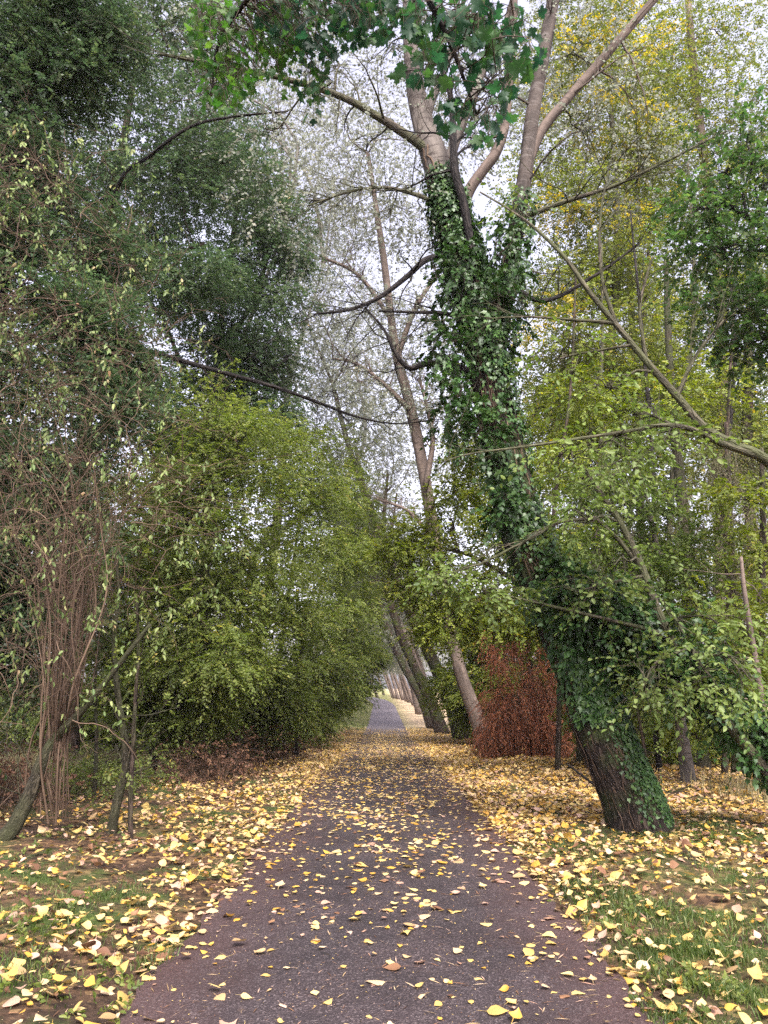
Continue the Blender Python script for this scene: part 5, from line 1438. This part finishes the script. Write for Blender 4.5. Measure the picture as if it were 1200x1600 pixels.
# facing area in the picture
vdir = unit(np.array([0, 0, CAM_H]) - O)
area = np.where(inside, (size * F / szc) ** 2 * np.abs((vdir * Zv).sum(1)), 0)
top = np.argsort(-area)[:300]
is_top = np.zeros(len(az), bool); is_top[top] = True
# the mass of leaves: one object
ac = Acc()
rest = ~is_top
near = rest & (XY[:, 1] < 11)
for s in range(len(LT_)):
    k = near & (shape == s)
    inst(ac, LT_[s], O[k], X[k], Y[k], Zv[k], size[k], kind[k], R.random(k.sum()))
for s in range(2):
    k = rest & ~near & (shape % 2 == s)
    inst(ac, FAR_T[s], O[k], X[k], Y[k], Zv[k], size[k] * 1.1, kind[k], R.random(k.sum()))
tag(ac.build('leaf_litter', fm), kind='stuff')
# broken bits, seed fluff and stalks on the asphalt and the verge
nb = 16000
bx = R.uniform(-3.2, 3.2, nb); by = 2.4 + 12 * R.random(nb) ** 1.5
o_ = np.column_stack([bx, by, surf(bx, by) + .004])
yy = np.column_stack([R.normal(0, 1, (nb, 2)), R.normal(0, .12, nb)])
x_, y_, z_ = frames(yy, np.array([0, 0, 1.0]), .25)
ac = Acc()
inst(ac, T_diamond(.3, .1), o_[:11500], x_[:11500], y_[:11500], z_[:11500], R.uniform(.004, .013, 11500), R.choice([0, 2, 3, 4], 11500))
inst(ac, T_diamond(.035, .02), o_[11500:], x_[11500:], y_[11500:], z_[11500:], R.uniform(.03, .09, nb - 11500), R.choice([2, 3, 4], nb - 11500))
tag(ac.build('leaf_debris', fm), kind='stuff')

# the three hundred leaves that show largest, each an object of its own
LIE = ['lying flat', 'upturned', 'arched', 'half folded', 'face down', 'strongly curled', 'spread broad', 'crumpled']
protos = {}
for i in top:
    key = (int(shape[i]), int(kind[i]))
    if key not in protos:
        a_ = Acc(); a_.add(LT_[key[0]][0], np.concatenate([np.array(f) for f in LT_[key[0]][1]]), [len(f) for f in LT_[key[0]][1]], 0, .5)
        o = a_.build('fallen_leaf', fmo[key[1]]); protos[key] = o; first = True
    else:
        o = protos[key].copy(); col.objects.link(o)
    from mathutils import Matrix
    mt = np.eye(4); mt[:3, 0] = X[i] * size[i]; mt[:3, 1] = Y[i] * size[i]; mt[:3, 2] = Zv[i] * size[i]
    if np.linalg.det(mt[:3, :3]) < 0: mt[:3, 0] *= -1
    mt[:3, 3] = O[i]
    o.matrix_world = Matrix(mt.tolist())
    d = XY[i, 0] - float(path_x(XY[i, 1]))
    sd_ = 'left' if d < 0 else 'right'
    where = 'in mid path' if abs(d) < .45 else '%s of mid path' % sd_ if abs(d) < 1.0 else 'by the %s path edge' % sd_ if abs(d) < 1.45 else 'on the %s verge' % sd_
    rng = 'nearest' if XY[i, 1] < 3.9 else 'near' if XY[i, 1] < 4.8 else 'farther'
    sz = 'small' if size[i] < .066 else 'large' if size[i] > .088 else 'middling'
    tag(o, '%s %s leaf %s %s, in the %s stretch' % (sz, names[kind[i]], LIE[shape[i]], where, rng), 'leaf', 'fallen poplar leaves lying near the camera')


# ---- the pale air that far things fade into
m, n, o = mat_new('haze_air')
v = n.nodes.new('ShaderNodeVolumePrincipled')
v.inputs['Color'].default_value = (.97, .95, 1, 1)
v.inputs['Density'].default_value = .0003
n.links.new(v.outputs[0], o.inputs['Volume'])
V = [(x, y, z) for z in (-4, 45) for y in (-45, 610) for x in (-410, 410)]
me = bpy.data.meshes.new('haze')
me.from_pydata(V, [], [(0, 2, 3, 1), (4, 5, 7, 6), (0, 1, 5, 4), (2, 6, 7, 3), (0, 4, 6, 2), (1, 3, 7, 5)])
me.materials.append(m)
hz = bpy.data.objects.new('haze', me); col.objects.link(hz)
tag(hz, kind='stuff')
